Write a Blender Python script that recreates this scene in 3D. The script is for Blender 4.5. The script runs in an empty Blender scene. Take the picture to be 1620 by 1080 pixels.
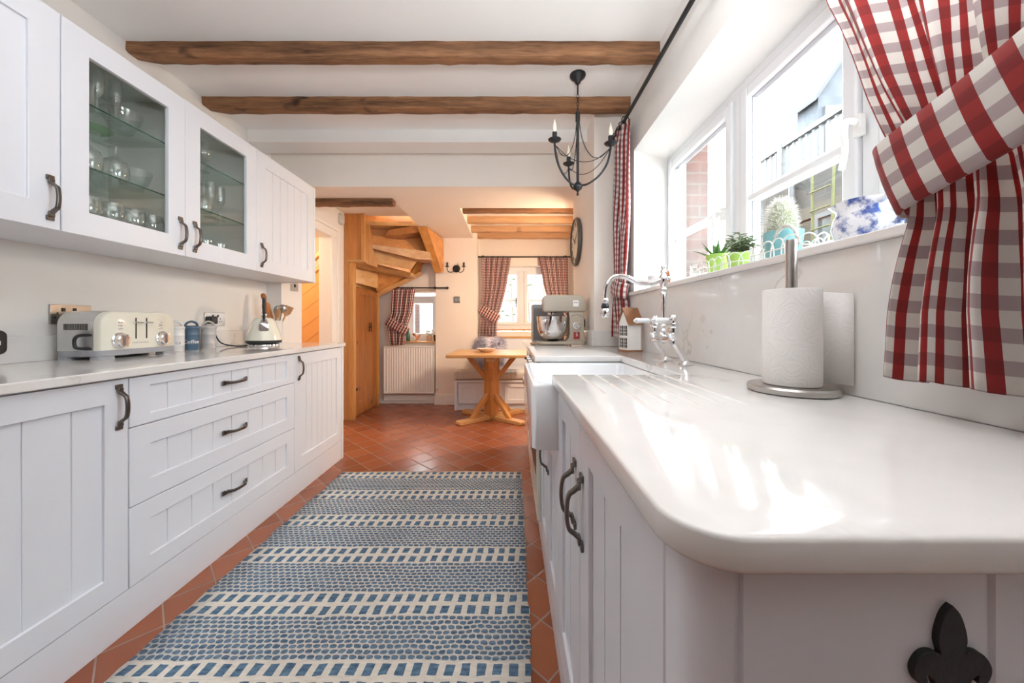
import bpy, bmesh, math, random
from mathutils import Matrix, Vector
random.seed(7)
C = bpy.context.scene.collection
PI = math.pi
# ---------------------------------------------------------------- camera
CAMZ = 1.085
cam_d = bpy.data.cameras.new('camera'); cam = bpy.data.objects.new('camera', cam_d); C.objects.link(cam)
cam.location = (0, 0, CAMZ); cam.rotation_euler = (PI/2, 0, 0)
cam_d.sensor_width = 36.0; cam_d.lens = 565/1620*36
cam_d.shift_x = 3/1620; cam_d.shift_y = -30/1620; cam_d.clip_start = 0.02
sc = bpy.context.scene; sc.camera = cam
# ---------------------------------------------------------------- world, sun, exposure
sc.view_settings.view_transform = 'Standard'; sc.view_settings.look = 'None'
sc.view_settings.gamma = 1.0; sc.view_settings.use_curve_mapping = False
sc.view_settings.exposure = 1.22
sc.cycles.transparent_max_bounces = 48
sc.cycles.max_bounces = 14; sc.cycles.diffuse_bounces = 8
w = bpy.data.worlds.new('sky'); sc.world = w; w.use_nodes = True
bg = w.node_tree.nodes['Background']
bg.inputs['Color'].default_value = (0.89, 0.945, 1.0, 1); bg.inputs['Strength'].default_value = 8.2
sun_d = bpy.data.lights.new('low_sun', 'SUN'); sun = bpy.data.objects.new('low_sun', sun_d); C.objects.link(sun)
sun_d.energy = 4.0; sun_d.angle = math.radians(2.5); sun_d.color = (1.0, 0.80, 0.55)
sun.rotation_euler = Vector((-0.81, -0.585, -0.06)).to_track_quat('-Z', 'Y').to_euler()
sun.location = (6, 9, 3)
def portal(name, loc, direction, sx, sy):
    d = bpy.data.lights.new(name, 'AREA'); o = bpy.data.objects.new(name, d); C.objects.link(o)
    d.shape = 'RECTANGLE'; d.size = sx; d.size_y = sy; d.cycles.is_portal = True
    o.location = loc; o.rotation_euler = Vector(direction).to_track_quat('-Z', 'Z').to_euler()
portal('window_daylight', (1.2, 1.4, 1.71), (-1, 0, 0), 1.85, 0.95)
portal('dining_daylight', (0.2, 5.22, 1.45), (0, -1, 0), 1.0, 0.95)
# added fill lights without fittings: warm in hall and dining end, cool in kitchen
def point_fill(name, loc, energy, color, size):
    d = bpy.data.lights.new(name, 'POINT'); o = bpy.data.objects.new(name, d); C.objects.link(o)
    d.energy = energy; d.color = color; d.shadow_soft_size = size; o.location = loc
point_fill('hall_warm_fill', (-2.75, 3.5, 2.1), 14.0, (1.0, .70, .42), .10)  # added warm fill in the hall, no known lamp there
def disk_fill(name, loc, direction, energy, color, s):
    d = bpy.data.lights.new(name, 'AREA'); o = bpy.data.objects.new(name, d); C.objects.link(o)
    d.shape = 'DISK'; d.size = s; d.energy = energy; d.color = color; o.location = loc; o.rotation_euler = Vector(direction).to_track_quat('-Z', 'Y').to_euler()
def rect_fill(name, loc, energy, color, sx, sy):
    d = bpy.data.lights.new(name, 'AREA'); o = bpy.data.objects.new(name, d); C.objects.link(o)
    d.shape = 'RECTANGLE'; d.size = sx; d.size_y = sy; d.energy = energy; d.color = color; o.location = loc
rect_fill('kitchen_overhead_fill', (-.20, .70, 2.505), 5.0, (.97, .985, 1.0), 2.0, 1.1)  # added soft overhead fill for the kitchen, no fitting behind it
disk_fill('bounce_fill', (.10, .08, 1.60), (.0, .30, 1), 13.5, (.93, .97, 1.0), .5)  # added bounce fill near the camera, aimed at the ceiling
disk_fill('dining_warm_fill', (.90, 3.46, 1.80), (-1, .28, -.80), 18.0, (1.0, .76, .52), .30)  # added warm fill for the dining end, out of sight behind the clock wall
# ---------------------------------------------------------------- helpers
WM = {}
def wmat(o): return WM.get(o.name, Matrix.Identity(4))
def props(o, label=None, cat=None, group=None, kind=None):
    if label: o['label'] = label
    if cat: o['category'] = cat
    if group: o['group'] = group
    if kind: o['kind'] = kind
    return o
def thing(name, label, cat, loc=(0, 0, 0), group=None, kind=None):
    o = bpy.data.objects.new(name, None); C.objects.link(o); o.location = loc; o.empty_display_size = .05
    WM[o.name] = Matrix.Translation(loc)
    return props(o, label, cat, group, kind)
class MB:
    def __init__(s, M=None):
        s.bm = bmesh.new(); s.M = M or Matrix.Identity(4); s.uv = None
    def v(s, p): return s.bm.verts.new(s.M @ Vector(p))
    def f(s, vs):
        try: return s.bm.faces.new(vs)
        except ValueError: return None
    def box(s, x0, x1, y0, y1, z0, z1):
        a = [s.v((x, y, z)) for z in (z0, z1) for y in (y0, y1) for x in (x0, x1)]
        for q in ((0,1,3,2),(4,6,7,5),(0,4,5,1),(2,3,7,6),(0,2,6,4),(1,5,7,3)): s.f([a[i] for i in q])
        return s
    def loft(s, rings, cap0=True, cap1=True, closed=True):
        R = [[s.v(p) for p in r] for r in rings]; n = len(R[0])
        for a, b in zip(R, R[1:]):
            for i in range(n if closed else n-1):
                j = (i+1) % n; s.f([a[i], a[j], b[j], b[i]])
        if cap0: s.f(R[0][::-1])
        if cap1: s.f(R[-1])
        return s
    def prism(s, pts, vec):
        vec = Vector(vec); return s.loft([pts, [Vector(p)+vec for p in pts]])
    def plan(s, pts, z0, z1): return s.loft([[(x, y, z0) for x, y in pts], [(x, y, z1) for x, y in pts]])
    def lathe(s, prof, n=24, c=(0, 0, 0), cap0=True, cap1=True):
        rings = [[(c[0]+max(r, 1e-4)*math.cos(2*PI*i/n), c[1]+max(r, 1e-4)*math.sin(2*PI*i/n), c[2]+z) for i in range(n)] for r, z in prof]
        return s.loft(rings, cap0, cap1)
    def tube(s, path, r, n=8, closed=False, flat=None):
        P = [Vector(p) for p in path]; m = len(P); rings = []
        up = None
        for i, p in enumerate(P):
            t = (P[(i+1) % m]-P[i-1]) if closed else (P[min(i+1, m-1)]-P[max(i-1, 0)])
            t.normalize()
            if up is None: up = Vector((0, 0, 1)) if abs(t.z) < .9 else Vector((1, 0, 0))
            a = up-t*up.dot(t)
            if a.length < 1e-6: a = t.orthogonal()
            a.normalize(); b = t.cross(a); up = a
            rr = r[i] if isinstance(r, (list, tuple)) else r
            fl = flat or 1.0
            rings.append([p+a*(rr*math.cos(2*PI*k/n))+b*(rr*fl*math.sin(2*PI*k/n)) for k in range(n)])
        if closed:
            rings.append(rings[0]); s.loft(rings, False, False)
            bmesh.ops.remove_doubles(s.bm, verts=s.bm.verts[-2*n*1-n*(m-1):], dist=1e-6) if False else None
            return s
        return s.loft(rings)
    def ball(s, c, r, n=16, m=10):
        rx, ry, rz = (r, r, r) if not isinstance(r, (list, tuple)) else r
        rings = []
        for j in range(m+1):
            t = -PI/2+PI*j/m; k = max(math.cos(t), 1e-3)
            rings.append([(c[0]+rx*k*math.cos(2*PI*i/n), c[1]+ry*k*math.sin(2*PI*i/n), c[2]+rz*math.sin(t)) for i in range(n)])
        return s.loft(rings)
    def build(s, name, mat, parent=None, bevel=0, seg=2, smooth=40, solid=0, sub=0, world=True, label=None, merge=True, normals=True):
        if merge: bmesh.ops.remove_doubles(s.bm, verts=s.bm.verts, dist=1e-5)
        if normals: bmesh.ops.recalc_face_normals(s.bm, faces=s.bm.faces)
        if world and parent is not None: s.bm.transform(wmat(parent).inverted())
        me = bpy.data.meshes.new(name); s.bm.to_mesh(me); s.bm.free()
        for p in me.polygons: p.use_smooth = True
        me.set_sharp_from_angle(angle=math.radians(smooth))
        o = bpy.data.objects.new(name, me); C.objects.link(o)
        if mat: me.materials.append(mat)
        if parent is not None: o.parent = parent; WM[o.name] = wmat(parent).copy()
        if solid:
            md = o.modifiers.new('solid', 'SOLIDIFY'); md.thickness = solid; md.offset = 0
        if sub:
            md = o.modifiers.new('sub', 'SUBSURF'); md.levels = sub; md.render_levels = sub
        if bevel:
            md = o.modifiers.new('bevel', 'BEVEL'); md.width = bevel; md.segments = seg; md.limit_method = 'ANGLE'; md.angle_limit = math.radians(35)
            md.harden_normals = False
        if label: o['label'] = label
        return o
def struct(name, mb, mat, **k):
    o = mb.build(name, mat, **k); o['kind'] = 'structure'; return o
def place(o, parent, M):
    o.parent = parent; o.matrix_basis = wmat(parent).inverted() @ M; WM[o.name] = M; return o
def copy_thing(o, loc, label=None, group=None, rotz=None):
    c = o.copy(); C.objects.link(c); c.location = loc
    if rotz is not None: c.rotation_euler = (0, 0, rotz)
    if label: c['label'] = label
    if group: c['group'] = group
    for ch in list(o.children):
        d = ch.copy(); C.objects.link(d); d.parent = c
        for g in list(ch.children):
            e = g.copy(); C.objects.link(e); e.parent = d
    return c
def rrect(x0, x1, y0, y1, r, n=5):
    pts = []
    for cx, cy, a0 in ((x1-r, y1-r, 0), (x0+r, y1-r, PI/2), (x0+r, y0+r, PI), (x1-r, y0+r, 1.5*PI)):
        for i in range(n+1):
            a = a0+PI/2*i/n; pts.append((cx+r*math.cos(a), cy+r*math.sin(a)))
    return pts
def bez(p0, p1, p2, p3, n=12):
    out = []
    for i in range(n+1):
        t = i/n; u = 1-t
        out.append(Vector(p0)*u**3+Vector(p1)*3*u*u*t+Vector(p2)*3*u*t*t+Vector(p3)*t**3)
    return out
def smoothpath(pts, k=6):
    P = [Vector(p) for p in pts]; out = []
    for i in range(len(P)-1):
        a = P[max(i-1, 0)]; b = P[i]; c = P[i+1]; d = P[min(i+2, len(P)-1)]
        for j in range(k):
            t = j/k
            out.append(.5*((2*b)+(c-a)*t+(2*a-5*b+4*c-d)*t*t+(3*b-a-3*c+d)*t**3))
    out.append(P[-1]); return out
def lerp(xs, ys, x):
    if x <= xs[0]: return ys[0]
    for a, b, c, d in zip(xs, xs[1:], ys, ys[1:]):
        if x <= b: return c+(d-c)*(x-a)/(b-a)
    return ys[-1]
def text_into(mb, s, size, M, depth=.0006, bend=None):
    cu = bpy.data.curves.new('lettering', 'FONT'); cu.body = s; cu.size = size; cu.align_x = 'CENTER'; cu.align_y = 'CENTER'; cu.extrude = depth; cu.resolution_u = 3
    o = bpy.data.objects.new('lettering', cu); C.objects.link(o)
    dg = bpy.context.evaluated_depsgraph_get(); me = o.evaluated_get(dg).to_mesh()
    vs = []
    for v in me.vertices:
        p = v.co.copy()
        if bend: a = p.x/bend; p = Vector(((bend+p.z)*math.sin(a), p.y, (bend+p.z)*math.cos(a)-bend))
        vs.append(mb.v(M @ p))
    for p in me.polygons: mb.f([vs[i] for i in p.vertices])
    o.evaluated_get(dg).to_mesh_clear(); bpy.data.objects.remove(o); bpy.data.curves.remove(cu)
# ---------------------------------------------------------------- node expressions
class E:
    def __init__(s, nt, sock): s.nt, s.k = nt, sock
    def m(s, op, b=None, c=None):
        n = s.nt.nodes.new('ShaderNodeMath'); n.operation = op
        for i, q in enumerate((s, b, c)):
            if q is None: continue
            if isinstance(q, E): s.nt.links.new(q.k, n.inputs[i])
            else: n.inputs[i].default_value = q
        return E(s.nt, n.outputs[0])
    def __add__(s, b): return s.m('ADD', b)
    def __sub__(s, b): return s.m('SUBTRACT', b)
    def __mul__(s, b): return s.m('MULTIPLY', b)
    def __truediv__(s, b): return s.m('DIVIDE', b)
    def frac(s): return s.m('FRACT')
    def floor(s): return s.m('FLOOR')
    def lt(s, b): return s.m('LESS_THAN', b)
    def gt(s, b): return s.m('GREATER_THAN', b)
    def abs(s): return s.m('ABSOLUTE')
    def mn(s, b): return s.m('MINIMUM', b)
    def mx(s, b): return s.m('MAXIMUM', b)
    def sin(s): return s.m('SINE')
    def inv(s):
        n = s.nt.nodes.new('ShaderNodeMath'); n.operation = 'SUBTRACT'; n.inputs[0].default_value = 1.0
        s.nt.links.new(s.k, n.inputs[1]); return E(s.nt, n.outputs[0])
    def ramp(s, a, b, c=0.0, d=1.0):
        n = s.nt.nodes.new('ShaderNodeMapRange'); s.nt.links.new(s.k, n.inputs[0])
        for i, q in zip((1, 2, 3, 4), (a, b, c, d)): n.inputs[i].default_value = q
        return E(s.nt, n.outputs[0])
class Mat:
    def __init__(s, name, rough=.5, metal=0.0, col=(.8, .8, .8), **k):
        s.m = bpy.data.materials.new(name); s.m.use_nodes = True; s.nt = s.m.node_tree
        s.b = s.nt.nodes['Principled BSDF']
        s.set('Base Color', col); s.set('Roughness', rough); s.set('Metallic', metal)
        for q, v in k.items(): s.set(q.replace('_', ' '), v)
    def set(s, k, v):
        i = s.b.inputs[k]
        if isinstance(v, E): s.nt.links.new(v.k, i)
        elif isinstance(v, (tuple, list)): i.default_value = tuple(v)+(1,) if len(v) == 3 else v
        else: i.default_value = v
    def node(s, t, **k):
        n = s.nt.nodes.new(t)
        for q, v in k.items():
            if q in n.inputs: 
                if isinstance(v, E): s.nt.links.new(v.k, n.inputs[q])
                else: n.inputs[q].default_value = v
            else: setattr(n, q, v)
        return n
    def pos(s):
        g = s.node('ShaderNodeNewGeometry'); x = s.node('ShaderNodeSeparateXYZ'); s.nt.links.new(g.outputs['Position'], x.inputs[0])
        s.P = E(s.nt, g.outputs['Position']); return [E(s.nt, x.outputs[i]) for i in range(3)]
    def objc(s):
        g = s.node('ShaderNodeTexCoord'); x = s.node('ShaderNodeSeparateXYZ'); s.nt.links.new(g.outputs['Object'], x.inputs[0])
        s.P = E(s.nt, g.outputs['Object']); return [E(s.nt, x.outputs[i]) for i in range(3)]
    def uv(s):
        g = s.node('ShaderNodeTexCoord'); x = s.node('ShaderNodeSeparateXYZ'); s.nt.links.new(g.outputs['UV'], x.inputs[0])
        s.P = E(s.nt, g.outputs['UV']); return [E(s.nt, x.outputs[i]) for i in range(2)]
    def vec(s, x, y, z=0.0):
        n = s.node('ShaderNodeCombineXYZ')
        for i, q in enumerate((x, y, z)):
            if isinstance(q, E): s.nt.links.new(q.k, n.inputs[i])
            else: n.inputs[i].default_value = q
        return E(s.nt, n.outputs[0])
    def noise(s, v, scale, detail=3, rough=.5):
        n = s.node('ShaderNodeTexNoise', Scale=scale, Detail=detail, Roughness=rough); s.nt.links.new(v.k, n.inputs['Vector']); return E(s.nt, n.outputs['Fac'])
    def white(s, v):
        n = s.node('ShaderNodeTexWhiteNoise'); s.nt.links.new(v.k, n.inputs['Vector']); return E(s.nt, n.outputs['Value'])
    def mix(s, f, a, b):
        n = s.node('ShaderNodeMix', data_type='RGBA')
        for i, q in ((0, f), (6, a), (7, b)):
            if isinstance(q, E): s.nt.links.new(q.k, n.inputs[i])
            elif isinstance(q, (tuple, list)): n.inputs[i].default_value = tuple(q)+(1,)
            else: n.inputs[i].default_value = q
        return E(s.nt, n.outputs[2])
    def bump(s, h, strength=.3, dist=.002):
        n = s.node('ShaderNodeBump', Strength=strength, Distance=dist); s.nt.links.new(h.k, n.inputs['Height']); s.set('Normal', E(s.nt, n.outputs['Normal']))
MT = {}
def simple(name, col, rough=.5, metal=0.0, var=0.06, scale=6.0, bump=0.0, bscale=60.0, **k):
    m = Mat(name, rough, metal, col, **k); m.objc()
    n = m.noise(m.P, scale, 3)
    m.set('Base Color', m.mix(n, tuple(c*(1-var) for c in col), tuple(min(1, c*(1+var)) for c in col)))
    if bump: m.bump(m.noise(m.P, bscale, 3), bump, .003)
    MT[name] = m.m; return m.m
wall_white = simple('wall_paint', (.79, .775, .75), .65, var=.015, bump=.12, bscale=25)
warm_white = simple('cottage_plaster', (.86, .79, .72), .7, var=.02, bump=.25, bscale=9)
ceil_white = simple('ceiling_paint', (.86, .85, .83), .7, var=.015, bump=.1, bscale=18)
cab = simple('cabinet_paint', (.765, .79, .845), .32, var=.008, scale=2)
cab_in = simple('cabinet_lining', (.74, .74, .73), .5, var=.02)
trim_white = simple('trim_gloss_paint', (.85, .84, .82), .3, var=.01)
upvc = simple('white_window_frame', (.78, .79, .81), .22, var=.005)
ceramic = simple('white_glazed_ceramic', (.84, .85, .87), .1, var=.005)
pewter = simple('pewter', (.17, .16, .15), .30, 1.0, var=.25, scale=40)
black_iron = simple('black_iron', (.022, .022, .024), .45, .3, var=.2, bump=.15, bscale=150)
chrome = simple('chrome', (.82, .82, .83), .06, 1.0, var=.01)
steel = simple('brushed_steel', (.50, .48, .46), .28, 1.0, var=.12, scale=30)
black_pl = simple('black_plastic', (.02, .021, .024), .35, var=.1)
grey_pl = simple('grey_plastic', (.36, .37, .40), .4, var=.03)
white_pl = simple('white_plastic', (.82, .82, .80), .35, var=.01)
cream = simple('cream_enamel', (.80, .79, .68), .14, var=.01)
toast_side = simple('toaster_side_metal', (.62, .62, .62), .16, .6, var=.02)
mixer_body = simple('mixer_enamel', (.48, .42, .34), .25, var=.01)
blue_pot = simple('blue_canister_glaze', (.075, .135, .21), .15, var=.05)
grey_pot = simple('grey_canister_glaze', (.50, .49, .48), .2, var=.03)
white_pot = simple('white_canister_glaze', (.74, .75, .75), .2, var=.03)
teal = simple('teal_pot_glaze', (.23, .50, .53), .25, var=.04)
lime = simple('lime_pot_glaze', (.42, .66, .14), .3, var=.04)
def paper_mat():
    m = Mat('kitchen_paper', .9, col=(.84, .82, .80)); x, y, z = m.objc()
    n = m.noise(m.vec(x*16, y*16, z*16), 1.0, 1)
    m.bump(((n*90.0)+z*60.0).sin(), .16, .0010); return m.m
paper = paper_mat()
dark_in = simple('dark_void', (.03, .028, .026), .6)
red_roof = simple('ornament_roof_brown', (.30, .13, .055), .6, var=.15, bump=.4, bscale=60)
copper = simple('copper_brown', (.36, .12, .05), .4, .2, var=.2)
leaf = simple('leaf_green', (.10, .22, .06), .4, var=.5, scale=30)
leaf2 = simple('leaf_variegated', (.20, .24, .15), .45, var=.7, scale=70)
fluff = simple('white_cactus_wool', (.86, .85, .82), .9, var=.1, scale=60)
cactus_skin = simple('cactus_skin', (.33, .36, .22), .7, var=.3, scale=60)
lav = simple('lavender_fur', (.68, .68, .80), .95, var=.25, scale=30)
clockface = simple('clock_face_cream', (.72, .69, .60), .5, var=.1)
bulb = simple('candle_bulb', (.86, .80, .66), .15, var=.02)
ply = simple('hall_plank_wood', (.62, .33, .12), .5, var=.1)
red_st = simple('red_sticker', (.35, .03, .03), .4)
white_st = simple('white_sticker', (.88, .88, .88), .5)
gold = simple('aged_brass', (.55, .40, .22), .3, .9, var=.1)

def wood(name, a, b, axis=0, rough=.4, scale=1.0, bump=.15, knots=False, coat=0):
    m = Mat(name, rough); x, y, z = m.objc(); p = [x, y, z]
    st = [14.0*scale]*3; st[axis] = 1.1*scale
    v = m.vec(p[0]*st[0], p[1]*st[1], p[2]*st[2])
    n1 = m.noise(v, 1.0, 5, .6); n2 = m.noise(v, 6.0, 4, .6)
    g = (n1*.65+n2*.35).ramp(.34, .64)
    col = m.mix(g, a, b)
    if knots:
        st2 = [9.0]*3; st2[axis] = 5.0
        k = m.noise(m.vec(p[0]*st2[0], p[1]*st2[1], p[2]*st2[2]), 1.0, 2)
        col = m.mix(k.ramp(.64, .74), col, tuple(c*.45 for c in a))
    m.set('Base Color', col); m.bump(n1*.6+n2*.4, bump, .004)
    if coat: m.set('Coat Weight', coat)
    MT[name] = m.m; return m.m
oldbeam = wood('old_beam_wood', (.060, .023, .009), (.39, .185, .082), 0, .75, 1.3, .8, True)
pinebeam = wood('pine_beam_wood', (.42, .22, .10), (.64, .38, .20), 0, .6, 1.0, .3, True)
oak_x = wood('oak_along_x', (.50, .25, .085), (.68, .40, .17), 0, .34, 1.0, .1)
oak_y = wood('oak_along_y', (.50, .25, .085), (.68, .40, .17), 1, .34, 1.0, .1)
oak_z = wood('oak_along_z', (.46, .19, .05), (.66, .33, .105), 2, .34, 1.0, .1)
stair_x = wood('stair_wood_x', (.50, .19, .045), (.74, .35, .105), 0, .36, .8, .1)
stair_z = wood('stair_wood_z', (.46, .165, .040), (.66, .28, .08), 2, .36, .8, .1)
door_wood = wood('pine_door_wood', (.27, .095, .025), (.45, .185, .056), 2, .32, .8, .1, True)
spoonwood = wood('utensil_wood', (.45, .22, .10), (.62, .36, .18), 2, .55, 2, .1)
rollwood = wood('rolling_pin_wood', (.36, .13, .04), (.50, .21, .07), 2, .4, 2, .1)

def stone():
    m = Mat('white_quartz', .07); m.pos()
    n = m.noise(m.P, 1.5, 5, .6)
    wv = m.noise(m.P, 7.0, 4, .6)
    vein = ((n+wv*.07-.53).abs()).ramp(0.0, .012, 1.0, 0.0)
    faint = m.noise(m.P, 14, 4)
    mask = m.noise(m.P, 1.1, 2).ramp(.5, .62)
    c = m.mix(faint, (.72, .70, .68), (.79, .775, .76))
    m.set('Base Color', m.mix(vein*mask*.42, c, (.36, .34, .32))); MT['quartz'] = m.m; return m.m
quartz = stone()
def tiles():
    m = Mat('terracotta_tiles', .26); x, y, z = m.pos()
    a = math.radians(46.0); ca, sa = math.cos(a)/.1592, math.sin(a)/.1592
    dx, dy = x+1.35, y-1.165
    u = dx*ca+dy*sa; v = dy*ca-dx*sa
    fu, fv = (u.frac()-.5).abs(), (v.frac()-.5).abs()
    e = fu.mx(fv)
    grout = e.gt(.484)
    r = m.white(m.vec(u.floor(), v.floor()))
    n = m.noise(m.P, 9, 4); n2 = m.noise(m.P, 60, 3)
    c = m.mix(r, (.25, .068, .029), (.35, .112, .050))
    c = m.mix(m.noise(m.P, 3, 2).ramp(.3, .75)*.3, c, (.36, .115, .05))
    m.set('Base Color', m.mix(grout, c, m.mix(n, (.20, .12, .09), (.42, .33, .27))))
    m.set('Roughness', (grout*.4)+.25)
    h = e.ramp(.46, .495, 1.0, 0.0)
    m.bump(h, .35, .003); return m.m
tile_m = tiles()
def gingham(name, flip=False, red=(.35, .021, .019), p=.046):
    m = Mat(name, .85); u, v = m.uv()
    sv = (u/p).frac().lt(.46); sh = (v/p).frac().lt(.46)
    white = m.mix(sh, (.80, .77, .72), (.50, .41, .41))
    rd = m.mix(sh, red, tuple(c*.72 for c in red))
    m.set('Base Color', m.mix(sv, white, rd))
    m.bump(m.noise(m.vec(u*900, v*900), 1.0, 2), .25, .0006)
    m.set('Sheen Weight', .25)
    tr = m.node('ShaderNodeBsdfTranslucent'); mx = m.node('ShaderNodeMixShader'); mx.inputs[0].default_value = .32
    m.nt.links.new(m.b.inputs['Base Color'].links[0].from_socket, tr.inputs['Color'])
    m.nt.links.new(m.b.outputs[0], mx.inputs[1]); m.nt.links.new(tr.outputs[0], mx.inputs[2])
    m.nt.links.new(mx.outputs[0], m.nt.nodes['Material Output'].inputs['Surface'])
    return m.m
check = gingham('red_gingham')
check_s = gingham('small_red_gingham', p=.036)
def cushion_check():
    m = Mat('cushion_gingham', .9); x, y, z = m.objc()
    a = (x/.016).frac().lt(.5)*.5+(y/.016+z/.016).frac().lt(.5)*.5
    m.set('Base Color', m.mix(a, (.78, .74, .68), (.36, .33, .32))); return m.m
cush_m = cushion_check()
def brickm(name, a, b, mortar, sx=.225, sz=.075, rough=.85):
    m = Mat(name, rough); x, y, z = m.pos()
    n = m.node('ShaderNodeTexBrick', offset=.5)
    n.inputs['Scale'].default_value = 1.0; n.inputs['Brick Width'].default_value = sx; n.inputs['Row Height'].default_value = sz; n.inputs['Mortar Size'].default_value = .006
    n.inputs['Color1'].default_value = a+(1,); n.inputs['Color2'].default_value = b+(1,); n.inputs['Mortar'].default_value = mortar+(1,)
    v = m.vec(x+y, z); m.nt.links.new(v.k, n.inputs['Vector'])
    q = m.noise(m.P, 6, 4)
    m.set('Base Color', m.mix(q.ramp(.4, .75)*.5, E(m.nt, n.outputs['Color']), tuple(min(1, c*1.8) for c in a))); return m.m
brick = brickm('red_brick', (.062, .022, .015), (.048, .018, .013), (.07, .062, .056))
stonewall = brickm('brown_stone_wall', (.045, .042, .038), (.030, .028, .025), (.062, .06, .058), .32, .11)
paleroof = brickm('slate_roof', (.040, .046, .055), (.05, .055, .064), (.045, .05, .055), .2, .14)
def thin_glass(name, tint=(.96, .98, .97), lo=.04, hi=.7, rough=.02, haze=0.0):
    m = Mat(name); nt = m.nt
    t = m.node('ShaderNodeBsdfTransparent'); t.inputs['Color'].default_value = tint+(1,)
    g = m.node('ShaderNodeBsdfGlossy'); g.inputs['Roughness'].default_value = rough
    lw = m.node('ShaderNodeLayerWeight'); lw.inputs['Blend'].default_value = .35
    f = E(nt, lw.outputs['Facing']).m('POWER', 2.2).ramp(0, 1, lo, hi)
    mx = m.node('ShaderNodeMixShader'); nt.links.new(f.k, mx.inputs[0]); nt.links.new(t.outputs[0], mx.inputs[1]); nt.links.new(g.outputs[0], mx.inputs[2])
    out = mx.outputs[0]
    if haze:
        d = m.node('ShaderNodeBsdfDiffuse'); d.inputs['Color'].default_value = (.9, .92, .92, 1); m2 = m.node('ShaderNodeMixShader'); m2.inputs[0].default_value = haze
        nt.links.new(out, m2.inputs[1]); nt.links.new(d.outputs[0], m2.inputs[2]); out = m2.outputs[0]
    nt.links.new(out, nt.nodes['Material Output'].inputs['Surface']); return m.m
pane_m = thin_glass('window_pane_glass', lo=.03, hi=.5)
cabpane_m = thin_glass('cabinet_pane_glass', tint=(.93, .95, .94), lo=.03, hi=.3)
wine_m = thin_glass('drinking_glass', tint=(.95, .965, .96), lo=.12, hi=.95, haze=.07)
shelf_m = Mat('glass_shelf_edge', .1, col=(.02, .10, .07)).m
shelf_t = thin_glass('glass_shelf', tint=(.90, .96, .93), lo=.06, hi=.5)
def blue_white():
    m = Mat('blue_and_white_china', .08); m.objc()
    n = m.noise(m.P, 26, 6, .65)
    m.set('Base Color', m.mix(n.ramp(.46, .58), (.80, .82, .86), (.07, .12, .38))); return m.m
bw = blue_white()
def floral():
    m = Mat('floral_china', .1); m.objc()
    n = m.noise(m.P, 30, 2)
    m.set('Base Color', m.mix(n.gt(.66), (.82, .82, .84), (.42, .08, .20))); return m.m
flor = floral()
def rug_mat():
    m = Mat('woven_rug', .95); u, v = m.uv()
    wob = m.noise(m.vec(u*11, v*14), 1.0, 3)*.020-.010
    vv = v+wob
    per = .288
    t = (vv/per).frac()                     # one repeat of bands along the rug
    inband = t.lt(.40)
    # dash rows
    row = (t/.2); fr = row.frac(); par = row.floor()
    uu = u+wob*.6
    dash = ((uu/.050+par*.12+fr*.10).frac()).lt(.56)
    dmask = dash*fr.gt(.20)*fr.lt(.86)*inband
    # fine weave
    r2 = ((t-.40)/.0667); f2 = r2.frac(); p2 = (r2.floor()/2.0).frac()
    tri = ((uu/.027+p2+m.noise(m.vec(u*2, v*40), 1.0, 2)*.5).frac()-.5).abs()*2.0
    weave = (f2-.5).abs()*2.0
    jit = m.noise(m.vec(u*160, v*260), 1.0, 2)*.7-.35
    fmask = ((tri*tri*tri)*1.5+(weave*weave)*1.75+jit).lt(1.0)*inband.inv()
    blue = dmask.mx(fmask)
    n = m.noise(m.vec(u*30, v*90), 1.0, 4); n3 = m.noise(m.vec(u*4, v*260), 1.0, 2); n4 = m.noise(m.vec(u*3, v*3), 1.0, 2)
    bcol = m.mix(n.ramp(.3, .7), (.045, .10, .175), (.16, .28, .40))
    fcol = m.mix(n.ramp(.3, .7), (.055, .11, .18), (.20, .31, .42))
    bcol = m.mix(inband, fcol, bcol)
    ccol = m.mix(n.ramp(.3, .7), (.72, .68, .60), (.85, .81, .73))
    gcol = m.mix(inband, m.mix(n4.ramp(.35, .65), (.66, .66, .64), (.82, .79, .73)), ccol)
    m.set('Base Color', m.mix(blue, gcol, bcol))
    h = (fr*PI).sin()*inband+(f2*PI).sin()*inband.inv()
    m.bump(h+n3*.7+blue*.3, 1.0, .006); return m.m
rug_m = rug_mat()
# ================================================================ THE SETTING
b = MB(); b.box(-3.6, 2.0, -2.0, 6.0, -.05, 0); struct('floor', b, tile_m)
# outer ground (slab under the garden, well below the windows)
# left wall: kitchen part, pier beyond the worktop, wall round the hall doorway
b = MB()
b.box(-2.11, -1.96, -2.0, 3.155, 0, 2.6); b.box(-1.97, -1.84, 2.872, 3.155, 0, 2.195)
b.box(-1.96, -1.84, 3.155, 3.696, 1.986, 2.6); b.box(-1.96, -1.84, 3.696, 3.955, 0, 2.6)
b.box(-1.96, -1.885, 3.955, 4.80, 0, 2.6)  # added wall strip, keeps the hall fill off the stair risers
struct('wall_left', b, wall_white, merge=False)
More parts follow.
